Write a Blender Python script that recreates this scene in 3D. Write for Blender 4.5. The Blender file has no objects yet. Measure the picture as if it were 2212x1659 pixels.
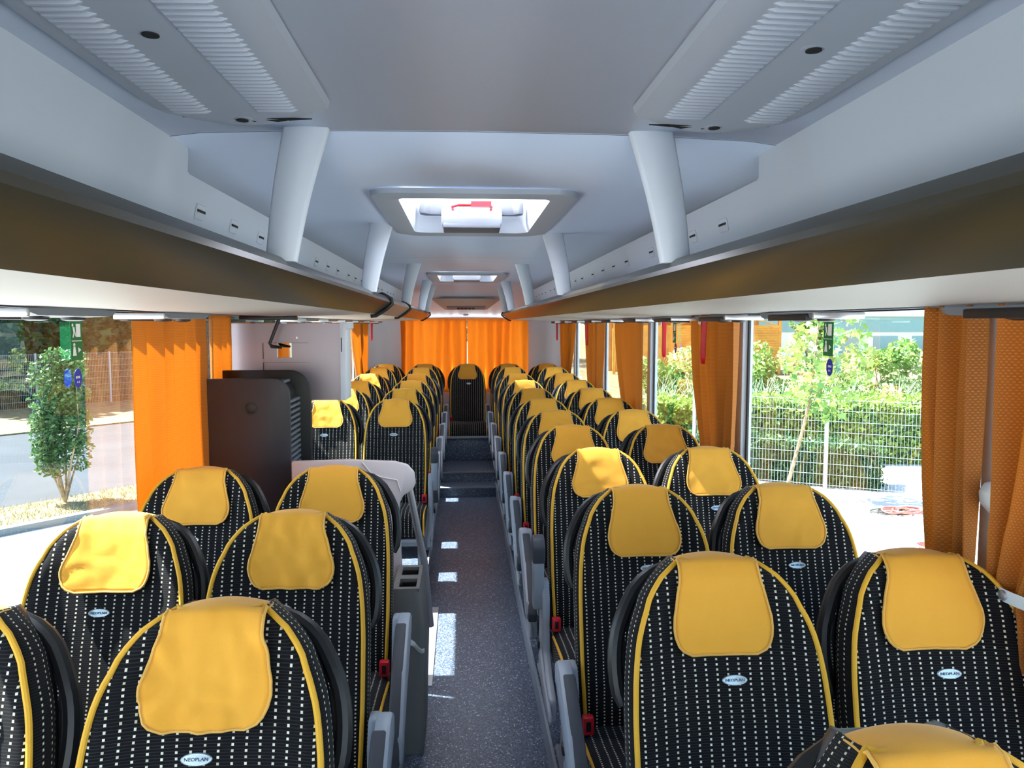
import bpy, bmesh, math, random
from mathutils import Vector, Matrix, noise
# ------------------------------------------------------------------ camera, world, sun, exposure
SC = bpy.context.scene
COL = SC.collection
PI = math.pi
CX = 0.044                       # centre line of the coach
cam_d = bpy.data.cameras.new('camera'); cam = bpy.data.objects.new('camera', cam_d); COL.objects.link(cam)
cam_d.sensor_width = 36.0; cam_d.lens = 1661.0/2212.0*36.0; cam_d.clip_start = 0.02; cam_d.clip_end = 400
cam.location = (0, 0, 1.75); cam.rotation_euler = (math.radians(90-4.424), 0, math.radians(-3.675))
SC.camera = cam
SUN_T = 1.55                     # lateral tangent of the sun
sun_dir = Vector((1.0, -0.32, -SUN_T)).normalized()
sl = bpy.data.lights.new('sun', 'SUN'); sl.energy = 21; sl.angle = math.radians(0.6); sl.color = (1, .985, .96)
so = bpy.data.objects.new('sun', sl); COL.objects.link(so); so.rotation_euler = sun_dir.to_track_quat('-Z', 'Y').to_euler(); so.location = (-8, 3, 12)
w = bpy.data.worlds.new('world'); SC.world = w; w.use_nodes = True
nt = w.node_tree; bg = nt.nodes['Background']
sk = nt.nodes.new('ShaderNodeTexSky'); sk.sky_type = 'NISHITA'; sk.sun_disc = False
sk.sun_elevation = math.asin(-sun_dir.z); sk.sun_rotation = math.atan2(-sun_dir.x, -sun_dir.y); sk.air_density = 1.0; sk.dust_density = 1.0
nt.links.new(sk.outputs[0], bg.inputs[0]); bg.inputs[1].default_value = 0.42
SC.view_settings.view_transform = 'Standard'; SC.view_settings.look = 'None'; SC.view_settings.gamma = 1
SC.view_settings.exposure = 0.98
try:
    SC.cycles.max_bounces = 10; SC.cycles.diffuse_bounces = 6; SC.cycles.transparent_max_bounces = 16; SC.cycles.glossy_bounces = 4
    SC.cycles.sample_clamp_indirect = 6.0; SC.cycles.use_denoising = True
except Exception: pass

# ------------------------------------------------------------------ materials
def srgb(r, g, b):
    f = lambda c: (c/255/12.92) if c/255 <= .04045 else ((c/255+.055)/1.055)**2.4
    return (f(r), f(g), f(b), 1)
def mat(name, col, rough=.5, metal=0, spec=.5, bump=0, bscale=200, coat=0):
    m = bpy.data.materials.new(name); m.use_nodes = True; n = m.node_tree; p = n.nodes['Principled BSDF']
    p.inputs['Base Color'].default_value = col if len(col) == 4 else (*col, 1)
    p.inputs['Roughness'].default_value = rough; p.inputs['Metallic'].default_value = metal
    p.inputs['Specular IOR Level'].default_value = spec; p.inputs['Coat Weight'].default_value = coat
    if bump:
        t = n.nodes.new('ShaderNodeTexNoise'); t.inputs['Scale'].default_value = bscale
        tc = n.nodes.new('ShaderNodeTexCoord'); n.links.new(tc.outputs['Object'], t.inputs[0])
        b = n.nodes.new('ShaderNodeBump'); b.inputs['Strength'].default_value = bump; b.inputs['Distance'].default_value = .002
        n.links.new(t.outputs[0], b.inputs['Height']); n.links.new(b.outputs[0], p.inputs['Normal'])
    return m
class NG:
    """tiny node helper"""
    def __init__(s, m): s.m = m; s.n = m.node_tree; s.p = s.n.nodes['Principled BSDF']
    def node(s, t, **k):
        q = s.n.nodes.new(t)
        for a, b in k.items(): setattr(q, a, b)
        return q
    def link(s, a, b): s.n.links.new(a, b)
    def math(s, op, a, b=None):
        q = s.node('ShaderNodeMath', operation=op)
        for i, v in enumerate((a, b)):
            if v is None: continue
            if isinstance(v, (int, float)): q.inputs[i].default_value = v
            else: s.link(v, q.inputs[i])
        return q.outputs[0]
    def mix(s, f, a, b):
        q = s.node('ShaderNodeMix', data_type='RGBA')
        s.link(f, q.inputs[0]) if not isinstance(f, float) else setattr(q.inputs[0], 'default_value', f)
        for i, v in ((6, a), (7, b)):
            if isinstance(v, tuple): q.inputs[i].default_value = v
            else: s.link(v, q.inputs[i])
        return q.outputs[2]
def noise_mat(name, c1, c2, scale, rough=.8, detail=4, lo=.4, hi=.6, coord='Object', bump=0):
    m = mat(name, c1, rough); g = NG(m); tc = g.node('ShaderNodeTexCoord')
    t = g.node('ShaderNodeTexNoise'); t.inputs['Scale'].default_value = scale; t.inputs['Detail'].default_value = detail
    g.link(tc.outputs[coord], t.inputs[0])
    r = g.node('ShaderNodeMapRange'); r.inputs[1].default_value = lo; r.inputs[2].default_value = hi; g.link(t.outputs[0], r.inputs[0])
    g.link(g.mix(r.outputs[0], c1, c2), g.p.inputs['Base Color'])
    if bump:
        b = g.node('ShaderNodeBump'); b.inputs['Strength'].default_value = bump; g.link(t.outputs[0], b.inputs['Height']); g.link(b.outputs[0], g.p.inputs['Normal'])
    return m

M = {}
M['ceil'] = mat('ceiling_plastic', srgb(204, 216, 236), .5, bump=.08, bscale=600)
M['strut'] = mat('strut_plastic', srgb(196, 203, 212), .4)
M['panel'] = mat('panel_plastic', srgb(172, 180, 190), .55)
M['under'] = mat('rack_underside', srgb(158, 155, 150), .5)
M['louver'] = mat('louver_plastic', srgb(166, 173, 184), .5)
M['fascia'] = mat('rack_fascia_metallic', srgb(58, 53, 40), .3, .25)
M['fascia_b'] = mat('rack_fascia_beige', srgb(140, 128, 116), .35, .3)
M['black'] = mat('black_plastic', srgb(22, 22, 24), .45)
M['dark'] = mat('dark_recess', srgb(14, 14, 16), .8)
M['shell'] = mat('seat_back_plastic', srgb(17, 18, 21), .42)
M['pad'] = mat('armrest_pad', srgb(58, 62, 70), .6, bump=.3, bscale=300)
M['grey'] = mat('grey_casting', srgb(150, 158, 168), .42)
M['greyd'] = mat('grey_plastic_dark', srgb(105, 110, 118), .5)
M['binm'] = mat('bin_plastic', srgb(118, 120, 118), .6, bump=.3, bscale=150)
M['wallg'] = mat('wall_trim_grey', srgb(208, 216, 226), .55)
M['white'] = mat('white_laminate', srgb(222, 212, 210), .4)
M['silver'] = mat('silver_paint', srgb(150, 142, 150), .32, .45)
M['alu'] = mat('aluminium', srgb(205, 208, 212), .3, .8)
M['mirror'] = mat('mirror', srgb(190, 195, 195), .04, 1)
M['boxd'] = mat('anthracite_laminate', srgb(50, 52, 60), .5, bump=.2, bscale=400)
M['red'] = mat('red_plastic', srgb(215, 20, 40), .4)
M['green'] = mat('green_sign', srgb(0, 110, 60), .5)
M['blue'] = mat('blue_sign', srgb(25, 50, 175), .5)
M['signw'] = mat('sign_white', srgb(240, 240, 235), .5)
M['badge'] = mat('badge_silver', srgb(186, 200, 208), .3, .3)
M['ink'] = mat('badge_ink', srgb(40, 60, 85), .5)
M['pipe'] = mat('yellow_piping', srgb(226, 168, 40), .65, bump=.4, bscale=900)

# seat fabric: black weave, columns of cream dots, faint horizontal threads (uv in metres)
def fabric(name, dx=.0235, dy=.0105, stripes=False):
    m = mat(name, srgb(10, 10, 12), .9, spec=.2); g = NG(m)
    uv = g.node('ShaderNodeUVMap'); s = g.node('ShaderNodeSeparateXYZ'); g.link(uv.outputs[0], s.inputs[0])
    U, V = s.outputs[0], s.outputs[1]
    nz = g.node('ShaderNodeTexNoise'); nz.inputs['Scale'].default_value = 14; g.link(uv.outputs[0], nz.inputs[0])
    wob = g.math('MULTIPLY', g.math('SUBTRACT', nz.outputs[0], .5), .004)
    U2 = g.math('ADD', U, wob)
    fu = g.math('ABSOLUTE', g.math('SUBTRACT', g.math('FRACT', g.math('DIVIDE', U2, dx)), .5))
    fv = g.math('ABSOLUTE', g.math('SUBTRACT', g.math('FRACT', g.math('DIVIDE', V, dy)), .5))
    du = g.math('LESS_THAN', fu, .09)
    dv = g.math('LESS_THAN', fv, .21)
    dot = g.math('MULTIPLY', du, dv)
    # per dot brightness
    ip = g.node('ShaderNodeCombineXYZ')
    g.link(g.math('FLOOR', g.math('DIVIDE', U2, dx)), ip.inputs[0]); g.link(g.math('FLOOR', g.math('DIVIDE', V, dy)), ip.inputs[1])
    wn = g.node('ShaderNodeTexWhiteNoise'); g.link(ip.outputs[0], wn.inputs[0])
    dotc = g.mix(wn.outputs[0], srgb(190, 180, 156), srgb(232, 227, 208))
    # horizontal threads between columns
    th = g.math('LESS_THAN', g.math('ABSOLUTE', g.math('SUBTRACT', g.math('FRACT', g.math('DIVIDE', V, dy*.5)), .5)), .16)
    wide = g.node('ShaderNodeTexNoise'); wide.inputs['Scale'].default_value = 9; wide.inputs['Detail'].default_value = 3; g.link(uv.outputs[0], wide.inputs[0])
    tb = g.math('MULTIPLY', th, g.math('MULTIPLY', wide.outputs[0], .75))
    base = g.mix(tb, srgb(9, 9, 11), srgb(54, 53, 58))
    g.link(g.mix(dot, base, dotc), g.p.inputs['Base Color'])
    b = g.node('ShaderNodeBump'); b.inputs['Strength'].default_value = .5; b.inputs['Distance'].default_value = .001
    g.link(g.math('ADD', dot, g.math('MULTIPLY', th, .5)), b.inputs['Height']); g.link(b.outputs[0], g.p.inputs['Normal'])
    g.p.inputs['Sheen Weight'].default_value = .05
    return m
M['fab'] = fabric('dotted_velour')
# yellow cloth of the head covers
def cloth_mat():
    m = mat('yellow_felt', srgb(224, 170, 58), .85, spec=.2); g = NG(m); tc = g.node('ShaderNodeTexCoord')
    n1 = g.node('ShaderNodeTexNoise'); n1.inputs['Scale'].default_value = 9; n1.inputs['Detail'].default_value = 3; g.link(tc.outputs['Object'], n1.inputs[0])
    n2 = g.node('ShaderNodeTexNoise'); n2.inputs['Scale'].default_value = 700; g.link(tc.outputs['Object'], n2.inputs[0])
    a = g.mix(n1.outputs[0], srgb(230, 158, 46), srgb(236, 170, 62)); f = g.math('MULTIPLY', n2.outputs[0], .35)
    g.link(g.mix(f, a, srgb(204, 150, 60)), g.p.inputs['Base Color'])
    b = g.node('ShaderNodeBump'); b.inputs['Strength'].default_value = .25; b.inputs['Distance'].default_value = .001; g.link(n2.outputs[0], b.inputs['Height']); g.link(b.outputs[0], g.p.inputs['Normal'])
    g.p.inputs['Sheen Weight'].default_value = .15
    return m
M['felt'] = cloth_mat()
M['hem'] = mat('yellow_hem', srgb(222, 168, 80), .8, bump=.6, bscale=700)
# aisle carpet: dark blue-grey with light flecks
def carpet():
    m = mat('flecked_vinyl', srgb(52, 58, 68), .36); g = NG(m); tc = g.node('ShaderNodeTexCoord')
    mp = g.node('ShaderNodeMapping'); mp.inputs['Scale'].default_value = (1, .75, 1); g.link(tc.outputs['Object'], mp.inputs[0])
    v = g.node('ShaderNodeTexVoronoi'); v.inputs['Scale'].default_value = 210; g.link(mp.outputs[0], v.inputs[0])
    s = g.node('ShaderNodeSeparateColor'); g.link(v.outputs['Color'], s.inputs[0])
    r = g.node('ShaderNodeValToRGB'); r.color_ramp.interpolation = 'CONSTANT'
    e = r.color_ramp.elements; e[0].color = srgb(60, 70, 87); e[1].position = .5; e[1].color = srgb(84, 97, 118)
    for p, c in ((.80, srgb(104, 114, 132)), (.93, srgb(176, 186, 202)), (.97, srgb(30, 35, 44))):
        q = e.new(p); q.color = c
    g.link(s.outputs[0], r.inputs[0]); g.link(r.outputs[0], g.p.inputs['Base Color'])
    return m
M['carpet'] = carpet()
# curtain cloth: diffuse + translucent orange, woven dashes (uv in metres)
def curtain_mat(name, c, ct, dash, tw=.5, dx=.011, dy=.0085):
    m = mat(name, c, .8, spec=.2); g = NG(m)
    uv = g.node('ShaderNodeUVMap'); s = g.node('ShaderNodeSeparateXYZ'); g.link(uv.outputs[0], s.inputs[0])
    row = g.math('DIVIDE', s.outputs[1], dy); off = g.math('MULTIPLY', g.math('MODULO', g.math('FLOOR', row), 2.0), .5)
    fu = g.math('LESS_THAN', g.math('FRACT', g.math('ADD', g.math('DIVIDE', s.outputs[0], dx), off)), .5)
    fv = g.math('LESS_THAN', g.math('FRACT', row), .32)
    f = g.math('MULTIPLY', g.math('MULTIPLY', fu, fv), .6)
    colr = g.mix(f, c, dash); g.link(colr, g.p.inputs['Base Color'])
    tr = g.node('ShaderNodeBsdfTranslucent'); g.link(g.mix(f, ct, dash), tr.inputs[0])
    mx = g.node('ShaderNodeMixShader'); mx.inputs[0].default_value = tw
    g.link(g.p.outputs[0], mx.inputs[1]); g.link(tr.outputs[0], mx.inputs[2])
    out = [n for n in g.n.nodes if n.type == 'OUTPUT_MATERIAL'][0]; g.link(mx.outputs[0], out.inputs[0])
    return m
M['curtain'] = curtain_mat('orange_curtain_cloth', srgb(160, 100, 44), srgb(238, 172, 72), srgb(230, 178, 104), .38, dx=.0085, dy=.0062)
M['curtain_rear_sunlit'] = curtain_mat('orange_curtain_cloth_sunlit', srgb(214, 128, 50), srgb(255, 186, 92), srgb(252, 196, 110), .62)  # same cloth as the side curtains, sun brightness put into its paler colours
def thin_glass(name, tint, refl=1.45):
    m = bpy.data.materials.new(name); m.use_nodes = True; n = m.node_tree; n.nodes.clear()
    o = n.nodes.new('ShaderNodeOutputMaterial'); t = n.nodes.new('ShaderNodeBsdfTransparent'); t.inputs[0].default_value = (*tint, 1)
    gl = n.nodes.new('ShaderNodeBsdfGlossy'); gl.inputs['Roughness'].default_value = .0; gl.inputs[0].default_value = (1, 1, 1, 1)
    ge = n.nodes.new('ShaderNodeNewGeometry'); dt = n.nodes.new('ShaderNodeVectorMath'); dt.operation = 'DOT_PRODUCT'
    n.links.new(ge.outputs['Normal'], dt.inputs[0]); n.links.new(ge.outputs['Incoming'], dt.inputs[1])
    def mt(op, a, b=0.0):
        q = n.nodes.new('ShaderNodeMath'); q.operation = op
        for i, v in enumerate((a, b)):
            if isinstance(v, float): q.inputs[i].default_value = v
            else: n.links.new(v, q.inputs[i])
        return q.outputs[0]
    pw = mt('POWER', mt('SUBTRACT', 1.0, mt('ABSOLUTE', dt.outputs['Value'])), 4.0)      # Schlick, both faces of the pane
    class fr: outputs = [mt('ADD', .06, mt('MULTIPLY', pw, .90))]
    mx = n.nodes.new('ShaderNodeMixShader'); n.links.new(fr.outputs[0], mx.inputs[0]); n.links.new(t.outputs[0], mx.inputs[1]); n.links.new(gl.outputs[0], mx.inputs[2])
    n.links.new(mx.outputs[0], o.inputs[0]); return m
M['glass'] = thin_glass('tinted_window_glass', (.86, .92, .89))
M['clear'] = thin_glass('windscreen_glass', (.97, .98, .98))
def acryl():
    m = bpy.data.materials.new('opal_acrylic'); m.use_nodes = True; n = m.node_tree; n.nodes.clear()
    o = n.nodes.new('ShaderNodeOutputMaterial'); t = n.nodes.new('ShaderNodeBsdfTransparent'); t.inputs[0].default_value = (.75, .75, .78, 1)
    gl = n.nodes.new('ShaderNodeBsdfTranslucent'); gl.inputs[0].default_value = (.9, .9, .92, 1)
    mx = n.nodes.new('ShaderNodeMixShader'); mx.inputs[0].default_value = .6
    n.links.new(t.outputs[0], mx.inputs[1]); n.links.new(gl.outputs[0], mx.inputs[2]); n.links.new(mx.outputs[0], o.inputs[0]); return m
M['acryl'] = acryl()
M['ground'] = noise_mat('bright_sandy_paving', srgb(196, 196, 194), srgb(176, 176, 172), 1.5, .9)
M['road'] = noise_mat('asphalt', srgb(34, 41, 49), srgb(44, 51, 58), .6, .9)
M['drygrass'] = noise_mat('dry_grass_soil', srgb(124, 112, 82), srgb(88, 86, 58), 6, .95)
M['kerb'] = mat('kerb_concrete', srgb(84, 92, 96), .85)
M['wood'] = noise_mat('yellow_wood', srgb(226, 160, 64), srgb(205, 140, 52), 3, .7)
M['bark'] = noise_mat('bark', srgb(150, 130, 100), srgb(112, 96, 74), 20, .9)
M['steel'] = mat('galvanised_steel', srgb(150, 156, 162), .45, .4)
M['bldg'] = mat('white_render', srgb(228, 232, 232), .7)
M['bglass'] = mat('building_glass', srgb(120, 160, 165), .15)
def leaf_mat(name, c1, c2, tw=.35):
    m = mat(name, c1, .55); g = NG(m)
    oi = g.node('ShaderNodeNewGeometry'); ca = g.mix(oi.outputs['Random Per Island'], c1, c2); g.link(ca, g.p.inputs['Base Color'])
    tr = g.node('ShaderNodeBsdfTranslucent'); g.link(ca, tr.inputs[0]); mx = g.node('ShaderNodeMixShader'); mx.inputs[0].default_value = tw
    g.link(g.p.outputs[0], mx.inputs[1]); g.link(tr.outputs[0], mx.inputs[2])
    out = [n for n in g.n.nodes if n.type == 'OUTPUT_MATERIAL'][0]; g.link(mx.outputs[0], out.inputs[0]); return m
M['leafd'] = leaf_mat('dark_leaves', srgb(40, 72, 38), srgb(84, 120, 60))
M['leafm'] = leaf_mat('mid_leaves', srgb(92, 136, 66), srgb(150, 178, 92))
M['leafl'] = leaf_mat('pale_leaves', srgb(140, 170, 104), srgb(196, 206, 140))
M['leafy'] = leaf_mat('hedge_leaves', srgb(84, 124, 52), srgb(160, 182, 84))
M['leafb'] = leaf_mat('blade_leaves', srgb(104, 148, 112), srgb(180, 204, 160))
M['leafs'] = leaf_mat('verge_shrub_leaves', srgb(44, 78, 46), srgb(84, 120, 66))
M['leafx'] = leaf_mat('deep_green_tree_leaves', srgb(18, 40, 26), srgb(48, 78, 44))  # very dark green for the trees and tall hedge on the left
M['straw'] = leaf_mat('straw_blades', srgb(150, 134, 94), srgb(104, 104, 62), .2)

# ------------------------------------------------------------------ mesh helpers
class MB:
    def __init__(s): s.v = []; s.f = []; s.uv = []
    def quadgrid(s, pts, uvs=None, closed_u=False, flip=False):
        """pts[row][col]"""
        b = len(s.v); R = len(pts); K = len(pts[0])
        for r in pts: s.v += [tuple(p) for p in r]
        for i in range(R-1):
            for j in range(K if closed_u else K-1):
                j2 = (j+1) % K; q = [b+i*K+j, b+i*K+j2, b+(i+1)*K+j2, b+(i+1)*K+j]
                if uvs: u = [uvs[i][j], uvs[i][j2], uvs[i+1][j2], uvs[i+1][j]]
                else: u = [(0, 0)]*4
                if flip: q = q[::-1]; u = u[::-1]
                s.f.append(q); s.uv.append(u)
        return s
    def face(s, pts, uvs=None):
        b = len(s.v); s.v += [tuple(p) for p in pts]; s.f.append(list(range(b, b+len(pts)))); s.uv.append(uvs or [(0, 0)]*len(pts)); return s
    def box(s, x0, x1, y0, y1, z0, z1, xf=None):
        P = [Vector((x, y, z)) for z in (z0, z1) for y in (y0, y1) for x in (x0, x1)]
        if xf: P = [xf @ p for p in P]
        b = len(s.v); s.v += [tuple(p) for p in P]
        for q in ((0, 2, 3, 1), (4, 5, 7, 6), (0, 1, 5, 4), (2, 6, 7, 3), (0, 4, 6, 2), (1, 3, 7, 5)):
            s.f.append([b+i for i in q]); s.uv.append([(P[i].x+P[i].y, P[i].z) for i in q])
        return s
    def prism(s, prof, a0, a1, axis='y', xf=None):
        """prof: closed polygon in the two other axes"""
        def P(p, a):
            q = Vector({'y': (p[0], a, p[1]), 'x': (a, p[0], p[1]), 'z': (p[0], p[1], a)}[axis]); return xf @ q if xf else q
        n = len(prof); b = len(s.v)
        s.v += [tuple(P(p, a0)) for p in prof]+[tuple(P(p, a1)) for p in prof]
        s.f.append([b+i for i in range(n)][::-1]); s.uv.append([prof[i] for i in range(n)][::-1])
        s.f.append([b+n+i for i in range(n)]); s.uv.append([prof[i] for i in range(n)])
        L = 0
        for i in range(n):
            j = (i+1) % n; d = math.dist(prof[i], prof[j])
            s.f.append([b+i, b+j, b+n+j, b+n+i]); s.uv.append([(a0, L), (a0, L+d), (a1, L+d), (a1, L)]); L += d
        return s
    def tube(s, path, r, n=8, cap=True, squash=None):
        path = [Vector(p) for p in path]; m = len(path); rows = []; up = Vector((0, 0, 1)); prevx = None
        for i, p in enumerate(path):
            t = (path[min(i+1, m-1)]-path[max(i-1, 0)]).normalized()
            if prevx is None:
                a = up if abs(t.z) < .9 else Vector((1, 0, 0)); x = t.cross(a).normalized()
            else:
                x = (prevx - t*prevx.dot(t)).normalized()
            prevx = x; y = t.cross(x); rr = r[i] if isinstance(r, (list, tuple)) else r
            sq = squash or 1
            rows.append([p+(x*math.cos(k*2*PI/n)+y*sq*math.sin(k*2*PI/n))*rr for k in range(n)])
        s.quadgrid(rows, closed_u=True)
        if cap:
            s.face(rows[0][::-1]); s.face(rows[-1])
        return s
    def lathe(s, prof, c, n=24, xf=None):
        rows = []
        for r, z in prof:
            row = [Vector((math.cos(k*2*PI/n)*r, math.sin(k*2*PI/n)*r, z)) for k in range(n)]
            rows.append([(xf @ p if xf else p)+Vector(c) for p in row])
        s.quadgrid(rows, closed_u=True); s.face(rows[0][::-1]); s.face(rows[-1]); return s
    def build(s, name, m, parent=None, bevel=0, angle=35, smooth=True, fix=True):
        me = bpy.data.meshes.new(name); me.from_pydata(s.v, [], s.f)
        uvl = me.uv_layers.new(name='UVMap'); k = 0
        flat = [c for u in s.uv for q in u for c in (q[0], q[1])]
        uvl.data.foreach_set('uv', flat)
        if fix or bevel:
            bm = bmesh.new(); bm.from_mesh(me); bmesh.ops.remove_doubles(bm, verts=bm.verts, dist=1e-5)
            bmesh.ops.recalc_face_normals(bm, faces=bm.faces)
            if bevel:
                es = [e for e in bm.edges if e.is_manifold and e.calc_face_angle(0) > .5]
                bmesh.ops.bevel(bm, geom=es, offset=bevel, segments=2, profile=.5, affect='EDGES', clamp_overlap=True)
            bm.to_mesh(me); bm.free()
        if smooth:
            me.polygons.foreach_set('use_smooth', [True]*len(me.polygons)); me.set_sharp_from_angle(angle=math.radians(angle))
        me.materials.append(m); o = bpy.data.objects.new(name, me); COL.objects.link(o)
        if parent: o.parent = parent
        return o
def empty(name, loc, label=None, cat=None, group=None, rz=0):
    o = bpy.data.objects.new(name, None); COL.objects.link(o); o.location = loc; o.rotation_euler = (0, 0, rz); o.empty_display_size = .1
    tag(o, label, cat, group); return o
def tag(o, label=None, cat=None, group=None, kind=None):
    for k, v in (('label', label), ('category', cat), ('group', group), ('kind', kind)):
        if v: o[k] = v
    return o
def struct(o): o['kind'] = 'structure'; return o
def text_mesh(txt, size, name, m, parent, xf, ext=.0004, sx=1):
    c = bpy.data.curves.new('t', 'FONT'); c.body = txt; c.size = size; c.align_x = 'CENTER'; c.align_y = 'CENTER'; c.extrude = ext; c.resolution_u = 2
    t = bpy.data.objects.new('t', c); COL.objects.link(t); dg = bpy.context.evaluated_depsgraph_get(); dg.update()
    me = bpy.data.meshes.new_from_object(t.evaluated_get(dg)); bpy.data.objects.remove(t)
    me.transform(xf @ Matrix.Diagonal((sx, 1, 1, 1))); me.materials.clear(); me.materials.append(m)
    o = bpy.data.objects.new(name, me); COL.objects.link(o)
    if parent: o.parent = parent
    return o
def copy_tree(o, parent=None):
    c = o.copy(); COL.objects.link(c); c.parent = parent
    for ch in o.children: copy_tree(ch, c)
    return c
def lerp(a, b, t): return a+(b-a)*t
def interp(tab, t):
    for (a, x), (b, y) in zip(tab, tab[1:]):
        if t <= b: return lerp(x, y, (t-a)/(b-a)) if b > a else y
    return tab[-1][1]
def smooth_tab(tab, t):
    # catmull on table of vectors
    n = len(tab)
    for i in range(n-1):
        if t <= tab[i+1][0] or i == n-2:
            u = (t-tab[i][0])/(tab[i+1][0]-tab[i][0]); p = [Vector(tab[min(max(i+k, 0), n-1)][1]) for k in (-1, 0, 1, 2)]
            return .5*((2*p[1])+(-p[0]+p[2])*u+(2*p[0]-5*p[1]+4*p[2]-p[3])*u*u+(-p[0]+3*p[1]-3*p[2]+p[3])*u*u*u)

# ------------------------------------------------------------------ coach shell
FW = 1.21; XL, XR = CX-FW, CX+FW; Y0, Y1 = -1.9, 9.95
PL = .10                                            # seat platform height
fl = MB(); fl.box(CX-.29, CX+.30, Y0, 7.72, -.06, 0)
struct(fl.build('floor', M['carpet'], smooth=False))
f2 = MB(); f2.box(CX-.29, CX+.30, 7.72, 8.02, -.06, .10); struct(f2.build('floor', M['carpet'], bevel=.012))
f3 = MB(); f3.box(CX-.29, CX+.30, 8.02, Y1, -.06, .20); struct(f3.build('floor', M['carpet'], bevel=.012))
for (a0, a1, y0, y1) in ((CX+.30, XR, Y0, Y1), (XL, CX-.29, Y0, 3.50), (XL, CX-.29, 4.72, Y1)):
    pf = MB(); pf.box(a0, a1, y0, y1, -.06, PL); struct(pf.build('floor', M['carpet'], smooth=False))
# light kick strips along the aisle edge of the platforms
for i, (a, y0, y1) in enumerate(((CX+.295, Y0, 8.9), (CX-.293, Y0, 3.5), (CX-.293, 4.72, 8.9))):
    k = MB(); k.box(a-.005, a+.006, y0, y1, .001, PL+.006); struct(k.build('trim_%d' % (i+1), M['grey'], smooth=False))
# step nosings at the rear of the aisle
for i, (y, z) in enumerate(((7.72, .10), (8.02, .20))):
    k = MB(); k.box(CX-.28, CX+.285, y-.012, y+.03, z-.014, z+.002); struct(k.build('trim_%d' % (i+4), M['greyd'], bevel=.003))
# stairwell steps by the middle door
sw = MB(); sw.box(XL, CX-.29, 3.50, 4.72, -.95, -.72); sw.box(-.86, CX-.29, 3.50, 4.72, -.72, -.42); sw.box(-.56, CX-.29, 3.50, 4.72, -.42, -.15)
sw.box(XL, CX-.29, 3.44, 3.50, -.95, 0); sw.box(XL, CX-.29, 4.72, 4.78, -.95, 0)
struct(sw.build('floor', M['carpet'], smooth=False))
al = MB(); al.box(CX-.292, CX-.20, 3.62, 4.66, 0, .006); al.box(CX-.292, CX-.275, 3.62, 4.66, 0, .012)
struct(al.build('trim_6', M['alu'], smooth=False))

ZS, ZT = .93, 1.802                                 # window sill and head
PILL_R = [0.0, 1.73, 3.42, 5.12, 6.86, 8.6]
PILL_L = [0.1, 1.72, 3.46, 5.18, 6.90, 8.62]
def side_wall(name, x, s, pill):
    m = MB(); t = .05; x0, x1 = (x-t, x) if s < 0 else (x, x+t)
    m.box(x0, x1, Y0, Y1, -.95, ZS); m.box(x0, x1, Y0, Y1, ZT, 2.26)
    for p in pill: m.box(x0, x1, p-.04, p+.04, ZS, ZT)
    m.box(x0, x1, 9.35, Y1, ZS, ZT); m.box(x0, x1, Y0, Y0+.12, ZS, ZT)
    return struct(m.build(name, M['wallg'], bevel=.006))
side_wall('wall_left', XL, -1, PILL_L); side_wall('wall_right', XR, 1, PILL_R)
wn = 1
for s, x, pill in ((-1, XL-.03, PILL_L), (1, XR+.03, PILL_R)):
    ys = [Y0+.12]+pill+[9.35]
    for i in range(len(ys)-1):
        g = MB(); a, b = ys[i]+(.04 if i else 0), ys[i+1]-(.04 if i < len(ys)-2 else 0)
        g.quadgrid([[(x, a, ZS), (x, b, ZS)], [(x, a, ZT), (x, b, ZT)]])
        struct(g.build('window_%d' % wn, M['glass'], smooth=False)); wn += 1
        # black rubber seal round the pane
        r = MB(); xi = x-s*.008
        for (ya, yb, za, zb) in ((a, b, ZS, ZS+.02), (a, b, ZT-.012, ZT), (a, a+.018, ZS, ZT), (b-.018, b, ZS, ZT)):
            r.box(min(x, xi), max(x, xi), ya, yb, za, zb)
        struct(r.build('trim_%d' % (6+wn), M['black'], smooth=False))
# ceiling: cross-section swept along the coach with two hatch openings
HATCH = [(2.61, 3.70), (6.64, 7.80)]
prof = [(-1.21, 2.00), (-1.08, 2.07), (-.95, 2.125), (-.80, 2.165), (-.64, 2.186), (-.42, 2.194), (-.30, 2.196), (0, 2.198)]
prof = prof+[(-a, z) for a, z in prof[::-1][1:]]
ysl = sorted({Y0, 1.825, 1.835, 8.95, Y1}.union({y for h in HATCH for y in h}).union({5.2}))
cb = MB()
for ya, yb in zip(ysl, ysl[1:]):
    hole = any(abs(ya-h[0]) < 1e-6 for h in HATCH)
    for (a, za), (b, zb) in zip(prof, prof[1:]):
        if hole and a >= -.301 and b <= .301: continue
        dA = 0; dB = 0
        if ya >= 8.94:                                # the ceiling drops towards the rear window
            dB = .36
        f = lambda a_, z_, d_: z_-d_*(1 if abs(a_) < .9 else .6)
        zz = .004 if yb < 1.84 and ya > 1.82 else 0
        cb.quadgrid([[(CX+a, ya, za+zz), (CX+b, ya, zb+zz)], [(CX+a, yb, f(a, za, dB)+zz), (CX+b, yb, f(b, zb, dB)+zz)]])
co = cb.build('ceiling', M['ceil'], angle=25); struct(co)
md = co.modifiers.new('solid', 'SOLIDIFY'); md.thickness = .06; md.offset = -1
# check direction: normals may point either way, push outwards
if sum(p.normal.z for p in co.data.polygons) > 0: md.offset = 1
# narrow dark joint lines across the ceiling
for i, y in enumerate((1.83, 5.2)):
    m = MB()
    rows = [[(CX+a, y-.002, z-.0015) for a, z in prof[2:-2]], [(CX+a, y+.002, z-.0015) for a, z in prof[2:-2]]]
    m.quadgrid(rows); struct(m.build('trim_%d' % (40+i), M['greyd'], smooth=False))
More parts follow.
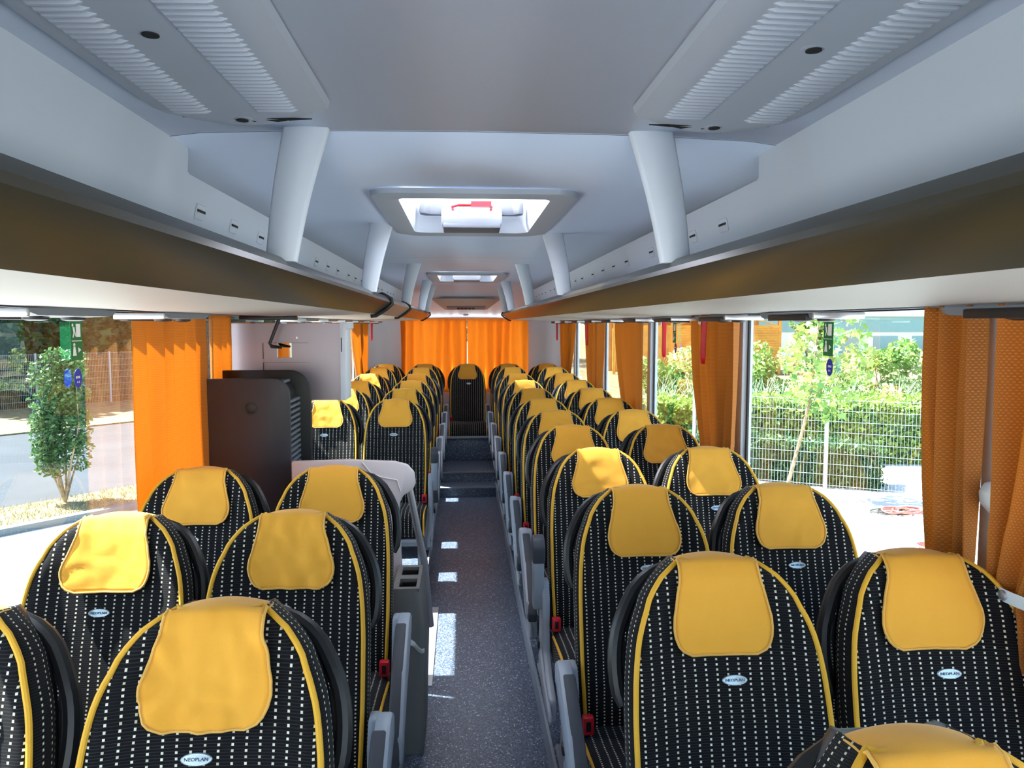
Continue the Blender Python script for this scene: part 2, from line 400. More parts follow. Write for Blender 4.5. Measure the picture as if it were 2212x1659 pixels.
# rear wall with the rear window
rw = MB(); rw.box(XL, XR, Y1, Y1+.06, -.95, .92); rw.box(XL, XR, Y1, Y1+.06, 1.80, 2.26)
struct(rw.build('wall_rear', M['wallg'], smooth=False))
for s in (-1, 1):                                    # curved corner panels left and right of the rear curtains
    m = MB(); rows = []
    for k in range(9):
        a = k/8*PI/2; x = CX+s*(.98+.23*math.sin(a)); y = 9.93-.45*(1-math.cos(a))
        rows.append([(x, y, .2), (x, y, 1.0), (x-s*.0, y, 1.86)])
    rows.insert(0, [(CX+s*.83, 9.945, .2), (CX+s*.81, 9.945, 1.0), (CX+s*.76, 9.945, 1.86)])
    m.quadgrid(rows); struct(m.build('wall_rear', M['wallg']))
rg = MB(); rg.quadgrid([[(XL+.2, Y1+.03, .92), (XR-.2, Y1+.03, .92)], [(XL+.2, Y1+.03, 1.80), (XR-.2, Y1+.03, 1.80)]])
struct(rg.build('window_%d' % wn, M['glass'], smooth=False)); wn += 1
# front wall and windscreen (behind the photographer)
fw = MB(); fw.box(XL, XR, Y0-.06, Y0, -.95, .35); fw.box(XL, XR, Y0-.06, Y0, 2.12, 2.26); fw.box(XL, XL+.08, Y0-.06, Y0, .35, 2.12); fw.box(XR-.08, XR, Y0-.06, Y0, .35, 2.12)
struct(fw.build('wall_front', M['wallg'], smooth=False))
fg = MB(); fg.quadgrid([[(XL+.08, Y0-.03, .35), (XR-.08, Y0-.03, .35)], [(XL+.08, Y0-.03, 2.12), (XR-.08, Y0-.03, 2.12)]])
struct(fg.build('window_%d' % wn, M['clear'], smooth=False))

# ------------------------------------------------------------------ roof hatches
def rrect(hw, hl, r, n=6, cx=0, cy=0):
    P = []
    for sx, sy, a0 in ((1, 1, 0), (-1, 1, PI/2), (-1, -1, PI), (1, -1, 1.5*PI)):
        for k in range(n+1):
            a = a0+k/n*PI/2; P.append((cx+sx*(hw-r)+r*math.cos(a), cy+sy*(hl-r)+r*math.sin(a)))
    return P
def hatch(y0, y1, label):
    yc, hl = (y0+y1)/2, (y1-y0)/2; t = empty('roof_hatch', (CX, yc, 2.19), label, 'roof hatch', 'roof hatches in the ceiling')
    m = MB()
    loops = [(.355, hl+.05, .09, .004), (.35, hl+.045, .09, -.012), (.30, hl+.0, .07, -.022), (.262, hl-.045, .06, -.012), (.255, hl-.052, .06, .02), (.25, hl-.057, .06, .10), (.27, hl-.03, .07, .115)]
    m.quadgrid([[(x, y, z) for x, y in rrect(a, b, r)] for a, b, r, z in loops], closed_u=True)
    m.build('frame', M['panel'], t)
    m = MB(); m.quadgrid([[(x, y, .115) for x, y in rrect(.27, hl-.03, .07)], [(x, y, .15) for x, y in rrect(.26, hl-.04, .07)], [(x, y, .165) for x, y in rrect(.10, hl-.2, .05)]], closed_u=True)
    m.face([(x, y, .165) for x, y in rrect(.10, hl-.2, .05)])
    m.build('lid', M['acryl'], t)
    for s in (-1, 1):                                # grey seal corners seen at the far end
        m = MB(); m.prism([(s*.10, hl-.085), (s*.215, hl-.085), (s*.235, hl-.12), (s*.235, hl-.17), (s*.215, hl-.17), (s*.19, hl-.125), (s*.10, hl-.115)], .06, .112, 'z')
        m.build('corner_seal', M['greyd'], t, bevel=.005)
    m = MB(); m.prism([(-hl*0+hl-.22, .0), (hl-.09, .0), (hl-.08, .03), (hl-.10, .085), (hl-.20, .085), (hl-.235, .04)], -.135, .135, 'x')
    ho = m.build('handle_box', M['louver'], t, bevel=.012)
    m = MB(); m.prism([(hl-.238, -.012), (hl-.10, -.02), (hl-.085, .004), (hl-.235, .012)], -.128, .128, 'x'); m.build('grip', M['greyd'], ho, bevel=.006)
    m = MB()
    for sx in (-.125, .125): m.lathe([(.006, 0), (.006, .004)], (sx, hl-.232, .062), 10, Matrix.Rotation(PI/2, 3, 'X'))
    m.build('screw', M['alu'], ho)
    m = MB(); m.tube([(-.085, hl-.18, .07), (-.085, hl-.26, .078), (-.06, hl-.285, .08), (.07, hl-.285, .08), (.085, hl-.26, .078), (.085, hl-.18, .07)], .007, 8)
    m.box(-.005, .085, hl-.305, hl-.27, .072, .095)
    m.build('emergency_handle', M['red'], t)
    m = MB()
    for k in range(6): m.box(-.06+k*.009, -.056+k*.009, hl-.33, hl-.30, .08, .10)
    m.build('hinge', M['alu'], t)
hatch(*HATCH[0], 'nearer roof hatch with a bright opal lid and red emergency handle')
hatch(*HATCH[1], 'farther roof hatch down the coach above the rear rows')

# ------------------------------------------------------------------ ceiling air-duct grilles near the camera
def air_grille(s, label):
    t = empty('air_grille', (CX, 0, 0), label, 'ceiling grille', 'louvred air grilles on the front ceiling')
    ya, yb = -1.2, 1.62; a0, a1 = .305, .645
    P = []
    for k in range(0, 9): P.append((a0+.02+(1-math.cos(k/8*PI/2))*0, yb)) if False else None
    out = [(a0, ya), (a0, yb-.03), (a0+.01, yb-.008), (a0+.03, yb)]
    for k in range(1, 12):
        u = k/12; out.append((lerp(a0+.03, a1-.02, u), yb+.085*math.sin(u*PI)**.8))
    out += [(a1-.01, yb-.01), (a1, yb-.05), (a1, ya)]
    zc = lambda a: 2.19-.02*max(0, (a-.42))**1*2
    m = MB()
    ins = lambda d: [(lerp(a, (a0+a1)/2, d/.17), y if y < ya+.01 else y-d*.9) for a, y in out]
    rows = []
    for d, dz in ((0, .003), (.004, -.012), (.03, -.022), (.055, -.024)):
        rows.append([(s*a, y, zc(a)+dz) for a, y in ins(d)])
    m.quadgrid(rows)
    m.face([p for p in rows[-1]])
    m.build('frame', M['louver'], t, angle=50)
    for (l0, l1, nm) in ((.362, .442, 'louver'), (.528, .598, 'louver')):
        m = MB(); y = -1.0
        while y < yb-.055:
            zb = zc((l0+l1)/2)-.026
            m.tube([(s*l0, y+.004, zb+.009), (s*(l0+.008), y, zb+.003), (s*(l1-.006), y-.003, zb+.001), (s*l1, y-.002, zb+.008)], .0068, 6); y += .0195
        m.build(nm, M['louver'], t)
        m = MB(); m.box(min(s*(l0+.012), s*(l1-.010)), max(s*(l0+.012), s*(l1-.010)), -1.0, yb-.06, zb+.001, zb+.005); m.build('louver_backing', M['greyd'], t)
    am = .485                               # fan of slots at the rounded end, two screw recesses
    for ang, L0, L1 in ((-80, .05, .14), (-62, .05, .10), (-26, .03, .06), (26, .03, .06), (62, .05, .09), (80, .05, .12)):
        a = math.radians(ang); dx, dy = math.sin(a), math.cos(a); zz = 2.19-.0245; m = MB()
        m.tube([(s*(am+dx*L0), yb-.01+dy*L0*.8, zz), (s*(am+dx*(L0+L1)/2), yb-.01+dy*(L0+L1)/2*.7, zz-.0005), (s*(am+dx*L1), yb-.01+dy*L1*.5, zz+.001)], [.001, .003, .001], 6)
        m.build('slot', M['dark'], t)
    for y in (yb-.0, yb-.46, yb-.95):
        m = MB(); m.lathe([(.02, 0), (.0195, -.003), (.014, -.004)], (s*am, y, 2.19-.024), 20); m.build('screw_recess', M['louver'], t)
        m = MB(); m.lathe([(.012, 0), (.012, -.002)], (s*am, y, 2.19-.0285), 16); m.build('screw_hole', M['dark'], t)
air_grille(-1, 'louvred air grille on the ceiling above the left rack')
air_grille(1, 'louvred air grille on the ceiling above the right rack')

# ------------------------------------------------------------------ luggage racks
RA, RB, RC, RD = (.455, 1.903), (.427, 1.868), (.51, 1.806), (.95, 1.789)
def rack(s, segs, vents, label):
    t = empty('luggage_rack', (CX, 0, 0), label, 'luggage rack', None); X = lambda a: s*a
    fcurve = [RA, (.442, 1.893), (.430, 1.880), RB, (.436, 1.858), (.462, 1.838), (.488, 1.820), RC]
    back = [(.520, 1.818), (.492, 1.838), (.466, 1.856), (.448, 1.874), (.462, 1.900)]
    for y0, y1, mt in segs:
        m = MB(); m.prism([(X(a), z) for a, z in fcurve+back], y0, y1); m.build('fascia', M[mt], t, angle=28)
    yend = segs[-1][1]
    und = [RC, (.60, 1.801), (.75, 1.795), (.90, 1.790), RD, (.955, 1.80), (.53, 1.820)]
    m = MB(); m.prism([(X(a), z) for a, z in und], Y0+.05, yend-.02); m.build('underside', M['under'], t, angle=30)
    m = MB(); m.prism([(X(a), z) for a, z in [(.955, 1.789), (1.19, 1.800), (1.19, 1.83), (.955, 1.81)]], Y0+.05, yend-.02); m.build('service_channel', M['greyd'], t)
    m = MB(); m.prism([(X(a), z) for a, z in [(.52, 1.845), (1.19, 1.84), (1.19, 1.855), (.50, 1.86)]], Y0+.05, yend-.02); m.build('shelf', M['panel'], t)
    # back panel: taller at the front, then lower with air outlets
    pl = lambda z: .76-(z-1.94)*.23
    yk = 1.97 if s < 0 else 1.96
    top = 2.196; low = 2.122
    pts = [(Y0+.05, 1.85), (yend-.03, 1.85), (yend-.03, low), (yk+.02, low), (yk+.005, low+.004), (yk-.012, top-.035), (yk-.03, top-.012), (yk-.06, top), (Y0+.05, top)]
    m = MB()
    f = [(X(pl(z)), y, z) for y, z in pts]; b = [(X(pl(z)+.012), y, z) for y, z in pts]
    m.face(f); m.face(b[::-1])
    for i in range(len(f)): j = (i+1) % len(f); m.face([f[i], f[j], b[j], b[i]])
    bp = m.build('back_panel', M['panel'], t, angle=20)
    for y in vents:
        m = MB(); z0 = 2.045
        R = [(y+dx, z0+dz) for dx, dz in rrect(.036, .020, .006, 3)]; Ri = [(y+dx, z0+dz) for dx, dz in rrect(.034, .018, .005, 3)]
        m.quadgrid([[(X(pl(z)-.001), yy, z) for yy, z in R], [(X(pl(z)-.003), yy, z) for yy, z in Ri]], closed_u=True)
        m.face([(X(pl(z)-.0028), yy, z) for yy, z in Ri])
        v = m.build('vent', M['panel'], bp)
        m = MB()
        for k in range(3):
            yy = y-.029+k*.0205; z = z0+.002; m.box(min(X(pl(z)-.0035), X(pl(z)-.006)), max(X(pl(z)-.0035), X(pl(z)-.006)), yy, yy+.017, z-.003, z+.0035)
        m.build('vent', M['dark'], bp)
    return t, fcurve
def gasket(t, s, y, r=.009):
    m = MB(); c = [(.52, 1.90), (.47, 1.912), RA, (.425, 1.885), (.420, 1.862), (.452, 1.834), (.508, 1.799), (.535, 1.796)]
    m.tube([(s*a, y, z) for a, z in c], r, 8); m.build('gasket', M['black'], t)
vl = [2.11, 2.41, 2.72, 3.02, 3.73, 4.04, 4.35, 4.76, 5.06, 5.36, 5.66, 6.1, 6.4, 6.7, 7.2, 7.5, 7.8]
vr = [2.28, 2.58, 2.85, 3.15, 3.63, 3.94, 4.24, 4.58, 4.98, 5.28, 5.58, 5.88, 6.2, 6.5, 6.8, 7.2, 7.5, 7.8, 8.1]
rl, _ = rack(-1, [(Y0+.05, 4.16, 'fascia'), (4.30, 5.62, 'fascia_b'), (5.66, 9.15, 'fascia')], vl, 'overhead luggage rack along the left side with black gasket joints')
m = MB(); m.prism([(-a, z) for a, z in [(.455, 1.895), (.437, 1.868), (.47, 1.842), (.512, 1.814), (.522, 1.824), (.47, 1.872)]], 4.10, 4.36); m.build('joint_sleeve', M['fascia'], rl)
rr, _ = rack(1, [(Y0+.05, 9.15, 'fascia')], vr, 'unbroken overhead luggage rack along the right side')
gasket(rl, -1, 4.18, .012); gasket(rl, -1, 5.64); gasket(rl, -1, 9.16, .008); gasket(rr, 1, 9.16, .008)
for t, s in ((rl, -1), (rr, 1)):
    m = MB(); m.prism([(s*a, z) for a, z in [RA, RB, RC, RD, (.95, 1.86), (.5, 1.87)]], 9.12, 9.15); m.build('end_cap', M['under'], t)
# struts between rack lip and ceiling
def strut(s, y, label):
    t = empty('rack_strut', (CX, y, 1.9), label, 'strut', 'ceiling struts of the %s rack' % ('left' if s < 0 else 'right'))
    rows = []
    for k in range(13):
        u = k/12; z = lerp(-.006, .2945, u); a0 = lerp(.424, .345, u)+.006*math.sin(u*PI); a1 = lerp(.492, .446, u)+.005*math.sin(u*PI)
        d0, d1 = -.012, .016
        rows.append([(s*a0, d0+.006, z), (s*(a0+.006), d0, z), (s*(a0+(a1-a0)*.5), d0-.006, z), (s*(a1-.006), d0, z), (s*a1, d0+.006, z), (s*a1, d1, z), (s*a0, d1, z)])
    m = MB(); m.quadgrid(rows, closed_u=True); m.face(rows[0][::-1]); m.face(rows[-1]); m.build('blade', M['strut'], t, angle=50)
    return t
SL = [(1.81, 'nearest'), (3.46, 'second nearest'), (5.72, 'middle'), (7.88, 'fourth nearest'), (8.95, 'farthest')]
SRr = [(1.80, 'nearest'), (3.78, 'second nearest'), (5.72, 'middle'), (7.92, 'fourth nearest'), (8.98, 'farthest')]
for y, n in SL: strut(-1, y, n+' pale grey strut from the left rack to the ceiling')
for y, n in SRr: strut(1, y, n+' pale grey strut from the right rack to the ceiling')
# reading light and air units in the channel under the racks
def service_unit(s, y, label, half=.20):
    t = empty('reading_light_unit', (CX+s*1.02, y, 1.785), label, 'reading light', 'passenger service units under the %s rack' % ('left' if s < 0 else 'right'))
    m = MB()
    rows = []
    for u, hz in ((-1, .0), (-.96, -.012), (-.85, -.018), (0, -.019), (.85, -.018), (.96, -.012), (1, 0)):
        rows.append([(-.075*1, u*half, 0), (-.07, u*half, hz*.9), (.0, u*half*.99, hz), (.07, u*half, hz*.8), (.075, u*half, 0)])
    m.quadgrid(rows); m.build('housing', M['greyd'], t)
    m = MB(); m.box(-.082, -.055, -half*.82, half*.55, -.0235, -.005); m.build('switch_strip', M['black'], t, bevel=.003)
    for k in (-1, 1):
        m = MB(); m.lathe([(.028, 0), (.026, -.006), (.012, -.009)], (.02, k*half*.42, -.018), 18); m.build('air_nozzle', M['black'], t)
    m = MB(); m.box(-.08, .07, -half-.012, -half+.004, -.019, 0); m.build('chrome_end', M['alu'], t, bevel=.003)
ORDN = ['nearest', 'second', 'third', 'fourth', 'fifth', 'sixth', 'seventh', 'eighth', 'ninth', 'tenth', 'eleventh', 'twelfth', 'thirteenth', 'fourteenth', 'fifteenth']
for i, y in enumerate((1.12, 1.88, 2.62, 4.75, 5.5, 6.25, 7.0, 7.8, 8.6)): service_unit(-1, y, '%s dark reading light unit under the left rack, counted from the camera' % ORDN[i])
for i, y in enumerate((1.35, 2.32, 3.05, 3.8, 4.55, 5.3, 6.05, 6.8, 7.6, 8.4)): service_unit(1, y, '%s dark reading light unit under the right rack, counted from the camera' % ORDN[i])

# ------------------------------------------------------------------ rear ceiling vent
t = empty('rear_air_vent', (CX, 9.45, 1.99), 'trapezoid air vent in the sloping ceiling above the rear window', 'air vent')
xf = Matrix.Rotation(math.atan2(-.36, 1.0), 4, 'X')
m = MB(); m.prism([(-.42, -.22), (.42, -.22), (.26, .14), (-.26, .14)], -.012, -.002, 'z', xf); m.build('frame', M['under'], t, bevel=.004)
m = MB(); m.prism([(-.24, .02), (.24, .02), (.23, .12), (-.23, .12)], -.02, -.012, 'z', xf); m.build('grille', M['greyd'], t, bevel=.003)
m = MB()
for k in range(5): m.box(-.11+k*.045, -.075+k*.045, .05, .09, -.024, -.02, xf)
m.build('slot', M['dark'], t)
m = MB(); m.lathe([(.035, 0), (.033, -.006), (.02, -.01)], (CX, 9.78, 1.875), 20, Matrix.Rotation(math.atan2(-.36, 1.0), 3, 'X'))
tag(m.build('ceiling_sensor', M['panel']), 'small round sensor cap in the sloping rear ceiling above the curtains', 'sensor')

# ------------------------------------------------------------------ seats
PROF = [(0, (.0, .40)), (.12, (-.004, .49)), (.25, (.004, .585)), (.42, (.032, .70)), (.58, (.066, .82)), (.75, (.105, .945)), (.88, (.142, 1.045)), (.96, (.170, 1.110)), (1.0, (.198, 1.133))]
LEN = .79
def cprof(t):                                        # t: distance from the top, metres
    u = max(0., min(1., 1-t/LEN)); return smooth_tab([(a, (y, z, 0)) for a, (y, z) in PROF], u)
def hwid(t):
    return smooth_tab(HW, t).x
HW = [(a, (b*1.045, 0, 0)) for a, b in ((-.02, .055), (0, .072), (.014, .088), (.035, .119), (.08, .153), (.133, .174), (.18, .185), (.235, .191), (.32, .195), (.55, .195), (.79, .186))]
def S(x, t):
    p = cprof(t); w_ = hwid(t); u = max(-1, min(1, x/w_)) if w_ > 0 else 0
    dy = -.026*(abs(u)**3)*min(1, t/.12) + (.012*max(0, abs(u)-.9)/.1)
    return Vector((x, p.x+dy, p.y))
TS = [LEN*((k/34)**1.6) for k in range(35)]
def make_seat():
    """aisle seat whose aisle side is -x; origin on the platform under the hinge"""
    P = {}
    root = bpy.data.objects.new('coach_seat', None); COL.objects.link(root); root.empty_display_size = .1
    # backrest: front grid + side band
    m = MB(); us = [-1+2*k/20 for k in range(21)]; us = [math.copysign(abs(u)**.85, u) for u in us]
    pts = [[S(hwid(t)*u, t) for u in us] for t in TS]; uvs = [[(hwid(t)*u+.2232, -t) for u in us] for t in TS]
    m.quadgrid(pts, uvs)
    edge = [S(-hwid(t), t) for t in TS[::-1]]+[S(hwid(TS[0])*u, 0) for u in us[1:-1]]+[S(hwid(t), t) for t in TS]
    el = [0]
    for a, b in zip(edge, edge[1:]): el.append(el[-1]+(a-b).length)
    def off(p, d, k):
        return Vector((p.x*(1-k), p.y+d, p.z-max(k, 0)*.35*max(0, p.z-.9)-d*.20*max(0, min(1, (p.z-.95)/.15))))
    band = [[off(p, d, k) for p in edge] for d, k in ((0, 0), (.018, -.05), (.045, -.07), (.068, -.04))]
    buv = [[(d, l) for l in el] for d in (0.0118, .0300, .0587, .090)]
    m.quadgrid(band, buv); br = m.build('backrest', M['fab'], root, angle=60)
    # yellow piping
    m = MB(); m.tube([(p.x, p.y-.002, p.z) for p in edge], .0058, 8); m.build('piping', M['pipe'], br)
    # back shell
    m = MB(); sh = [[off(p, d, k) for p in edge] for d, k in ((.062, -.05), (.072, -.055), (.088, -.0), (.10, .12))]
    m.quadgrid(sh); ring = sh[-1]; n = len(ring)
    m.quadgrid([ring[:n//2+1], [Vector((q.x, q.y, q.z)) for q in ring[::-1][:n//2+1]]])
    m.build('back_shell', M['shell'], root, angle=60)
    # grab handle on the aisle corner
    m = MB(); pth = []
    for k in range(15):
        u = k/14; a = -.10+u*1.85; q = S(-hwid(.012+u*.27), .012+u*.27); e = math.sin(u*PI)**.6; pth.append((q.x*(1.0+.05*u)-.026*e, q.y+.078, q.z-.03+.014*e))
    m.tube(pth, [.012]+[.0165]*13+[.012], 10); m.build('grab_handle', M['shell'], root)
    # badge
    bt = .238; pb = S(0.012, bt); p2 = S(.012, bt-.02); nrm = (p2-pb).normalized(); zz = Vector((0, nrm.z, -nrm.y)) if False else Vector((0, -nrm.z, nrm.y))
    R = Matrix((Vector((1, 0, 0)), nrm, zz)).transposed().to_4x4()       # local x right, y up the back, z out of it
    T = Matrix.Translation(pb+zz*.002) @ R
    m = MB(); rows = [[T @ Vector((.0265*f*math.cos(a*2*PI/28), .0105*f*math.sin(a*2*PI/28), h)) for a in range(28)] for f, h in ((1, -.002), (1, .001), (.94, .0025), (.9, .0018))]
    m.quadgrid(rows, closed_u=True); m.face(rows[-1]); bd = m.build('badge', M['badge'], root)
    text_mesh('NEOPLAN', .0078, 'lettering', M['ink'], bd, T @ Matrix.Translation((0, 0, .0024)), sx=1.15)
    # cushion
    cs = [(.02, .375), (-.40, .33), (-.445, .345), (-.462, .385), (-.458, .43), (-.44, .462), (-.41, .480), (-.34, .488), (-.22, .480), (-.10, .468), (.0, .465), (.03, .45)]
    cs = [(y*.92, z) for y, z in cs]; cl = [0]
    for a, b in zip(cs, cs[1:]): cl.append(cl[-1]+math.dist(a, b))
    m = MB(); xs = [-.212, -.208, -.17, -.08, 0, .08, .17, .208, .212]; dz = [-.012, -.002, .008, .0, -.004, .0, .008, -.002, -.012]
    m.quadgrid([[(x, y, z+(d if z > .42 else 0)) for y, z in cs] for x, d in zip(xs, dz)], [[(x+.2232, l) for l in cl] for x in xs])
    for x in (-.212, .212):
        m.face([(x, y, z+(-.012 if z > .42 else 0)) for y, z in cs], [(y, z) for y, z in cs])
    cu = m.build('cushion', M['fab'], root, angle=60)
    for s in (-1, 1):
        m = MB(); m.tube([(s*.210, y*.92, z) for y, z in [(-.435, .345), (-.462, .375), (-.464, .42), (-.45, .455), (-.415, .474), (-.34, .482), (-.22, .473), (-.12, .462), (-.07, .455)]], .0055, 8)
        m.build('piping', M['pipe'], cu)
    # base: pan, legs
    m = MB(); m.prism([(-.40, .325), (.03, .36), (.03, .30), (-.38, .29)], -.20, .20, 'x'); m.box(-.20, .20, -.33, -.28, .26, .31); m.box(-.20, .20, -.08, -.03, .26, .31)
    sb = m.build('seat_pan', M['grey'], root, bevel=.006)
    m = MB()
    m.prism([(-.33, .30), (-.24, .30), (-.20, .12), (-.15, .025), (-.05, .02), (-.05, 0), (-.36, 0), (-.36, .02), (-.30, .03), (-.295, .14)], -.20, -.165, 'x')
    m.build('leg', M['grey'], root, bevel=.006)
    m = MB(); m.tube([(-.185, .04, .47), (-.185, .10, .70)], .016, 8); m.build('hinge_tube', M['greyd'], root)
    # buckle
    m = MB(); m.box(-.214, -.182, -.075, -.048, .478, .530); bk = m.build('belt_buckle', M['red'], root, bevel=.004)
    m = MB(); m.box(-.205, -.191, -.0765, -.074, .49, .518); m.build('buckle_slot', M['dark'], bk)
    m = MB(); m.box(-.207, -.189, -.06, -.045, .40, .478); m.build('buckle_strap', M['black'], root)
    return root
def side_frame(root):
    m = MB(); m.prism([(-.02, .66), (.03, .66), (.06, .56), (.07, .42), (.02, .33), (-.10, .28), (-.26, .27), (-.30, .24), (-.28, .31), (-.16, .345), (-.08, .40), (-.06, .50), (-.055, .60)], -.252, -.222, 'x')
    m.build('side_frame', M['grey'], root, bevel=.008)
    m = MB(); m.prism([(-.18, .33), (-.12, .36), (-.04, .40), (0, .36), (-.05, .30), (-.16, .27), (-.30, .25), (-.36, .27), (-.34, .30)], -.262, -.246, 'x')
    m.build('recline_cover', M['grey'], root, bevel=.007)
    m = MB(); m.box(-.268, -.258, -.035, -.005, .395, .425); m.build('recline_button', M['black'], root, bevel=.004)
def armrest(root, up=False):
    if up: prof = [(-.035, .55), (-.045, .75), (-.035, .80), (.005, .82), (.03, .80), (.035, .74), (.02, .55)]
    else: prof = [(-.01, .675), (.025, .655), (.02, .60), (-.05, .575), (-.25, .475), (-.39, .385), (-.42, .375), (-.435, .40), (-.42, .455), (-.25, .575), (-.07, .67)]
    m = MB(); m.prism(prof, -.285, -.243, 'x'); ar = m.build('armrest', M['grey'], root, bevel=.009)
    if up: pp = [(-.05, .735), (-.055, .80), (-.03, .83), (.01, .838), (.036, .81), (.036, .735)]; m = MB(); m.prism(pp, -.288, -.24, 'x')
    else:
        pp = [(-.08, .668), (-.245, .580), (-.415, .462), (-.445, .41), (-.435, .37), (-.40, .365), (-.25, .455), (-.07, .56)]; m = MB(); m.prism(pp, -.276, -.238, 'x')
    m.build('arm_pad', M['pad'], ar, bevel=.008)
    return ar
def cover_mesh(seed, wr=.004, skew=0, w=1.0, ln=.182):
    rnd = random.Random(seed); ox = rnd.uniform(0, 50); b = [rnd.uniform(-.006, .006) for _ in range(6)]
    rows = []; T0 = -.11
    hw = [(-.11, .083), (0, .084), (.055, .088), (.09, .097), (.125, .1065), (.155, .110), (.175, .108), (.195, .101), (.210, .088), (.2155, .072)]
    ts = [T0+k*.014 for k in range(8)]+[ln*(k/22) for k in range(1, 23)]
    N = 18
    for t in ts:
        h = interp([(a*ln/.2155 if a > 0 else a, c) for a, c in hw], t)*w; row = []
        for j in range(N+1):
            u = -1+2*j/N; x = u*h+skew*(t+.05)+(b[0] if u < 0 else b[1])*math.sin(t*22+b[2]*300)*min(1, abs(t)*8)*abs(u)
            if t >= 0:
                p = S(x, t); n = noise.noise(Vector((x*16+ox, t*14, 0)))*wr+noise.noise(Vector((x*40+ox, t*32, 3)))*wr*.35
                lift = .007+abs(n)*1.5+.004*(t/ln)*abs(u)
                q = Vector((p.x, p.y-lift, p.z+.006-.006*min(1, t/.03)))
                if t < .02: q.z += .004
            else:
                d = -t; top = S(0, 0); z = top.z+.009-.17*min(d, .075); y = top.y+min(d, .075)
                if d > .075: z -= (d-.075)
                z -= .35*x*x/.1*(.6) ; z += .004*math.sin(min(1, d/.075)*PI)
                q = Vector((x, y-.003, z))
            row.append(q)
        rows.append(row)
    return rows
def add_cover(root, seed, **k):
    rows = cover_mesh(seed, **k); m = MB(); m.quadgrid(rows); c = m.build('head_cover', M['felt'], root, angle=80)
    sd = c.modifiers.new('thick', 'SOLIDIFY'); sd.thickness = .003; sd.offset = 0
    ed = [r[0] for r in rows]+rows[-1][1:-1]+[r[-1] for r in rows[::-1]]
    m = MB(); m.tube([(p.x, p.y-.001, p.z) for p in ed], .0028, 6); m.build('hem', M['hem'], c)
    return c
def mirror_tree(src):
    """mirror-image seat (aisle side +x): mesh data flipped in x"""
    done = {}
    def rec(o, parent):
        c = o.copy(); COL.objects.link(c); c.parent = parent
        if o.type == 'MESH' and o.name.split('.')[0] == 'lettering':
            me = o.data.copy(); me.transform(Matrix.Translation((-.024, 0, 0))); c.data = me
        elif o.type == 'MESH':
            if o.data.name not in done:
                me = o.data.copy(); me.transform(Matrix.Diagonal((-1, 1, 1, 1))); me.flip_normals(); done[o.data.name] = me
            c.data = done[o.data.name]
        for ch in o.children: rec(ch, c)
        return c
    return rec(src, None)
base = make_seat()
protoR_win = copy_tree(base)                                          # window seat, handle on its aisle side
protoR = base; side_frame(protoR)
protoL = mirror_tree(protoR); protoL_win = mirror_tree(protoR_win)
def delete_tree(o):
    for c in list(o.children): delete_tree(c)
    bpy.data.objects.remove(o)
armR, armRu = None, None
covers = {}
def cover_of(root, key, **k):
    if key in covers:
        c = copy_tree(covers[key], root); return c
    c = add_cover(root, hash(key) % 1000 if not isinstance(key, int) else key, **k); covers[key] = c; return c
arms = {}
def arm_of(root, side, up):
    key = (side, up)
    if key in arms: return copy_tree(arms[key], root)
    a = armrest(root, up)
    if side < 0:
        for o in (a, *a.children): o.data.transform(Matrix.Diagonal((-1, 1, 1, 1))); o.data.flip_normals()
    arms[key] = a; return a
def place_seat(side, win, ytop, x, label, group, dz=0, key=0, rz=0, up=False, **k):
    src = {(1, 0): protoR, (1, 1): protoR_win, (-1, 0): protoL, (-1, 1): protoL_win}[(side, win)]
    r = copy_tree(src); r.location = (x, ytop-.175, PL+dz); r.rotation_euler = (0, 0, rz)
    if group == 'rear bench seats': r.name = 'coach_seat'
    cover_of(r, key, **k)
    if not win: arm_of(r, side, up)
    tag(r, label, 'seat', group); return r
ORD = ['front', 'second', 'third', 'fourth', 'fifth', 'sixth', 'seventh', 'eighth', 'ninth', 'tenth', 'eleventh', 'rearmost']
RY = [.868, 1.604, 2.345, 3.09, 3.82, 4.51, 5.25, 6.0, 6.8, 7.65, 8.5, 9.3]; RZ = [0, 0, 0, 0, 0, 0, 0, .008, .014, .022, .038, .035]
GR, GW = 'aisle seats of the right-hand block', 'window seats of the right-hand block'
for i, y in enumerate(RY):
    xa, xw = .552, (1.015 if i else 1.03)
    near = {0: dict(key=100, wr=.006), 1: dict(key=101, wr=.003, skew=-.03), 2: dict(key=102, wr=.004, ln=.195)}.get(i, dict(key=7+i % 3))
    pos = '%s row of right block' % ORD[i] if i else 'its top cut off bottom right'
    place_seat(1, 0, y, xa+(.035 if i == 0 else 0), 'dotted black seat with yellow cover beside the aisle, '+pos, GR, RZ[i]-(.015 if i == 0 else 0), rz=(.03 if i == 0 else 0), up=(i == 3), **near)
    if i:
        near = {1: dict(key=111, wr=.003, skew=-.08), 2: dict(key=112, wr=.003)}.get(i, dict(key=8+i % 2))
        place_seat(1, 1, y-(.0), xw, 'dotted black seat with yellow cover beside the window, %s row of right block' % ORD[i], GW, RZ[i], rz=(-.03 if i == 1 else 0), **near)
LY = [1.375, 2.075, 2.75]
GL, GLW = 'aisle seats of the left-hand block', 'window seats of the left-hand block'
for i, y in enumerate(LY):
    nm = ['front', 'second', 'third'][i]+' row of left block'
    near = [dict(key=120, wr=.013, skew=.0, w=1.02, ln=.186), dict(key=121, wr=.009, skew=.06), dict(key=122, wr=.004, skew=.02)][i]
    place_seat(-1, 0, y, -.464 if i else -.445, 'dotted black seat with yellow cover beside the aisle, '+nm, GL, **near)
    near = [dict(key=8), dict(key=123, wr=.004), dict(key=7)][i]
    place_seat(-1, 1, y, -.925, 'dotted black seat with yellow cover beside the window, '+nm, GLW, **near)
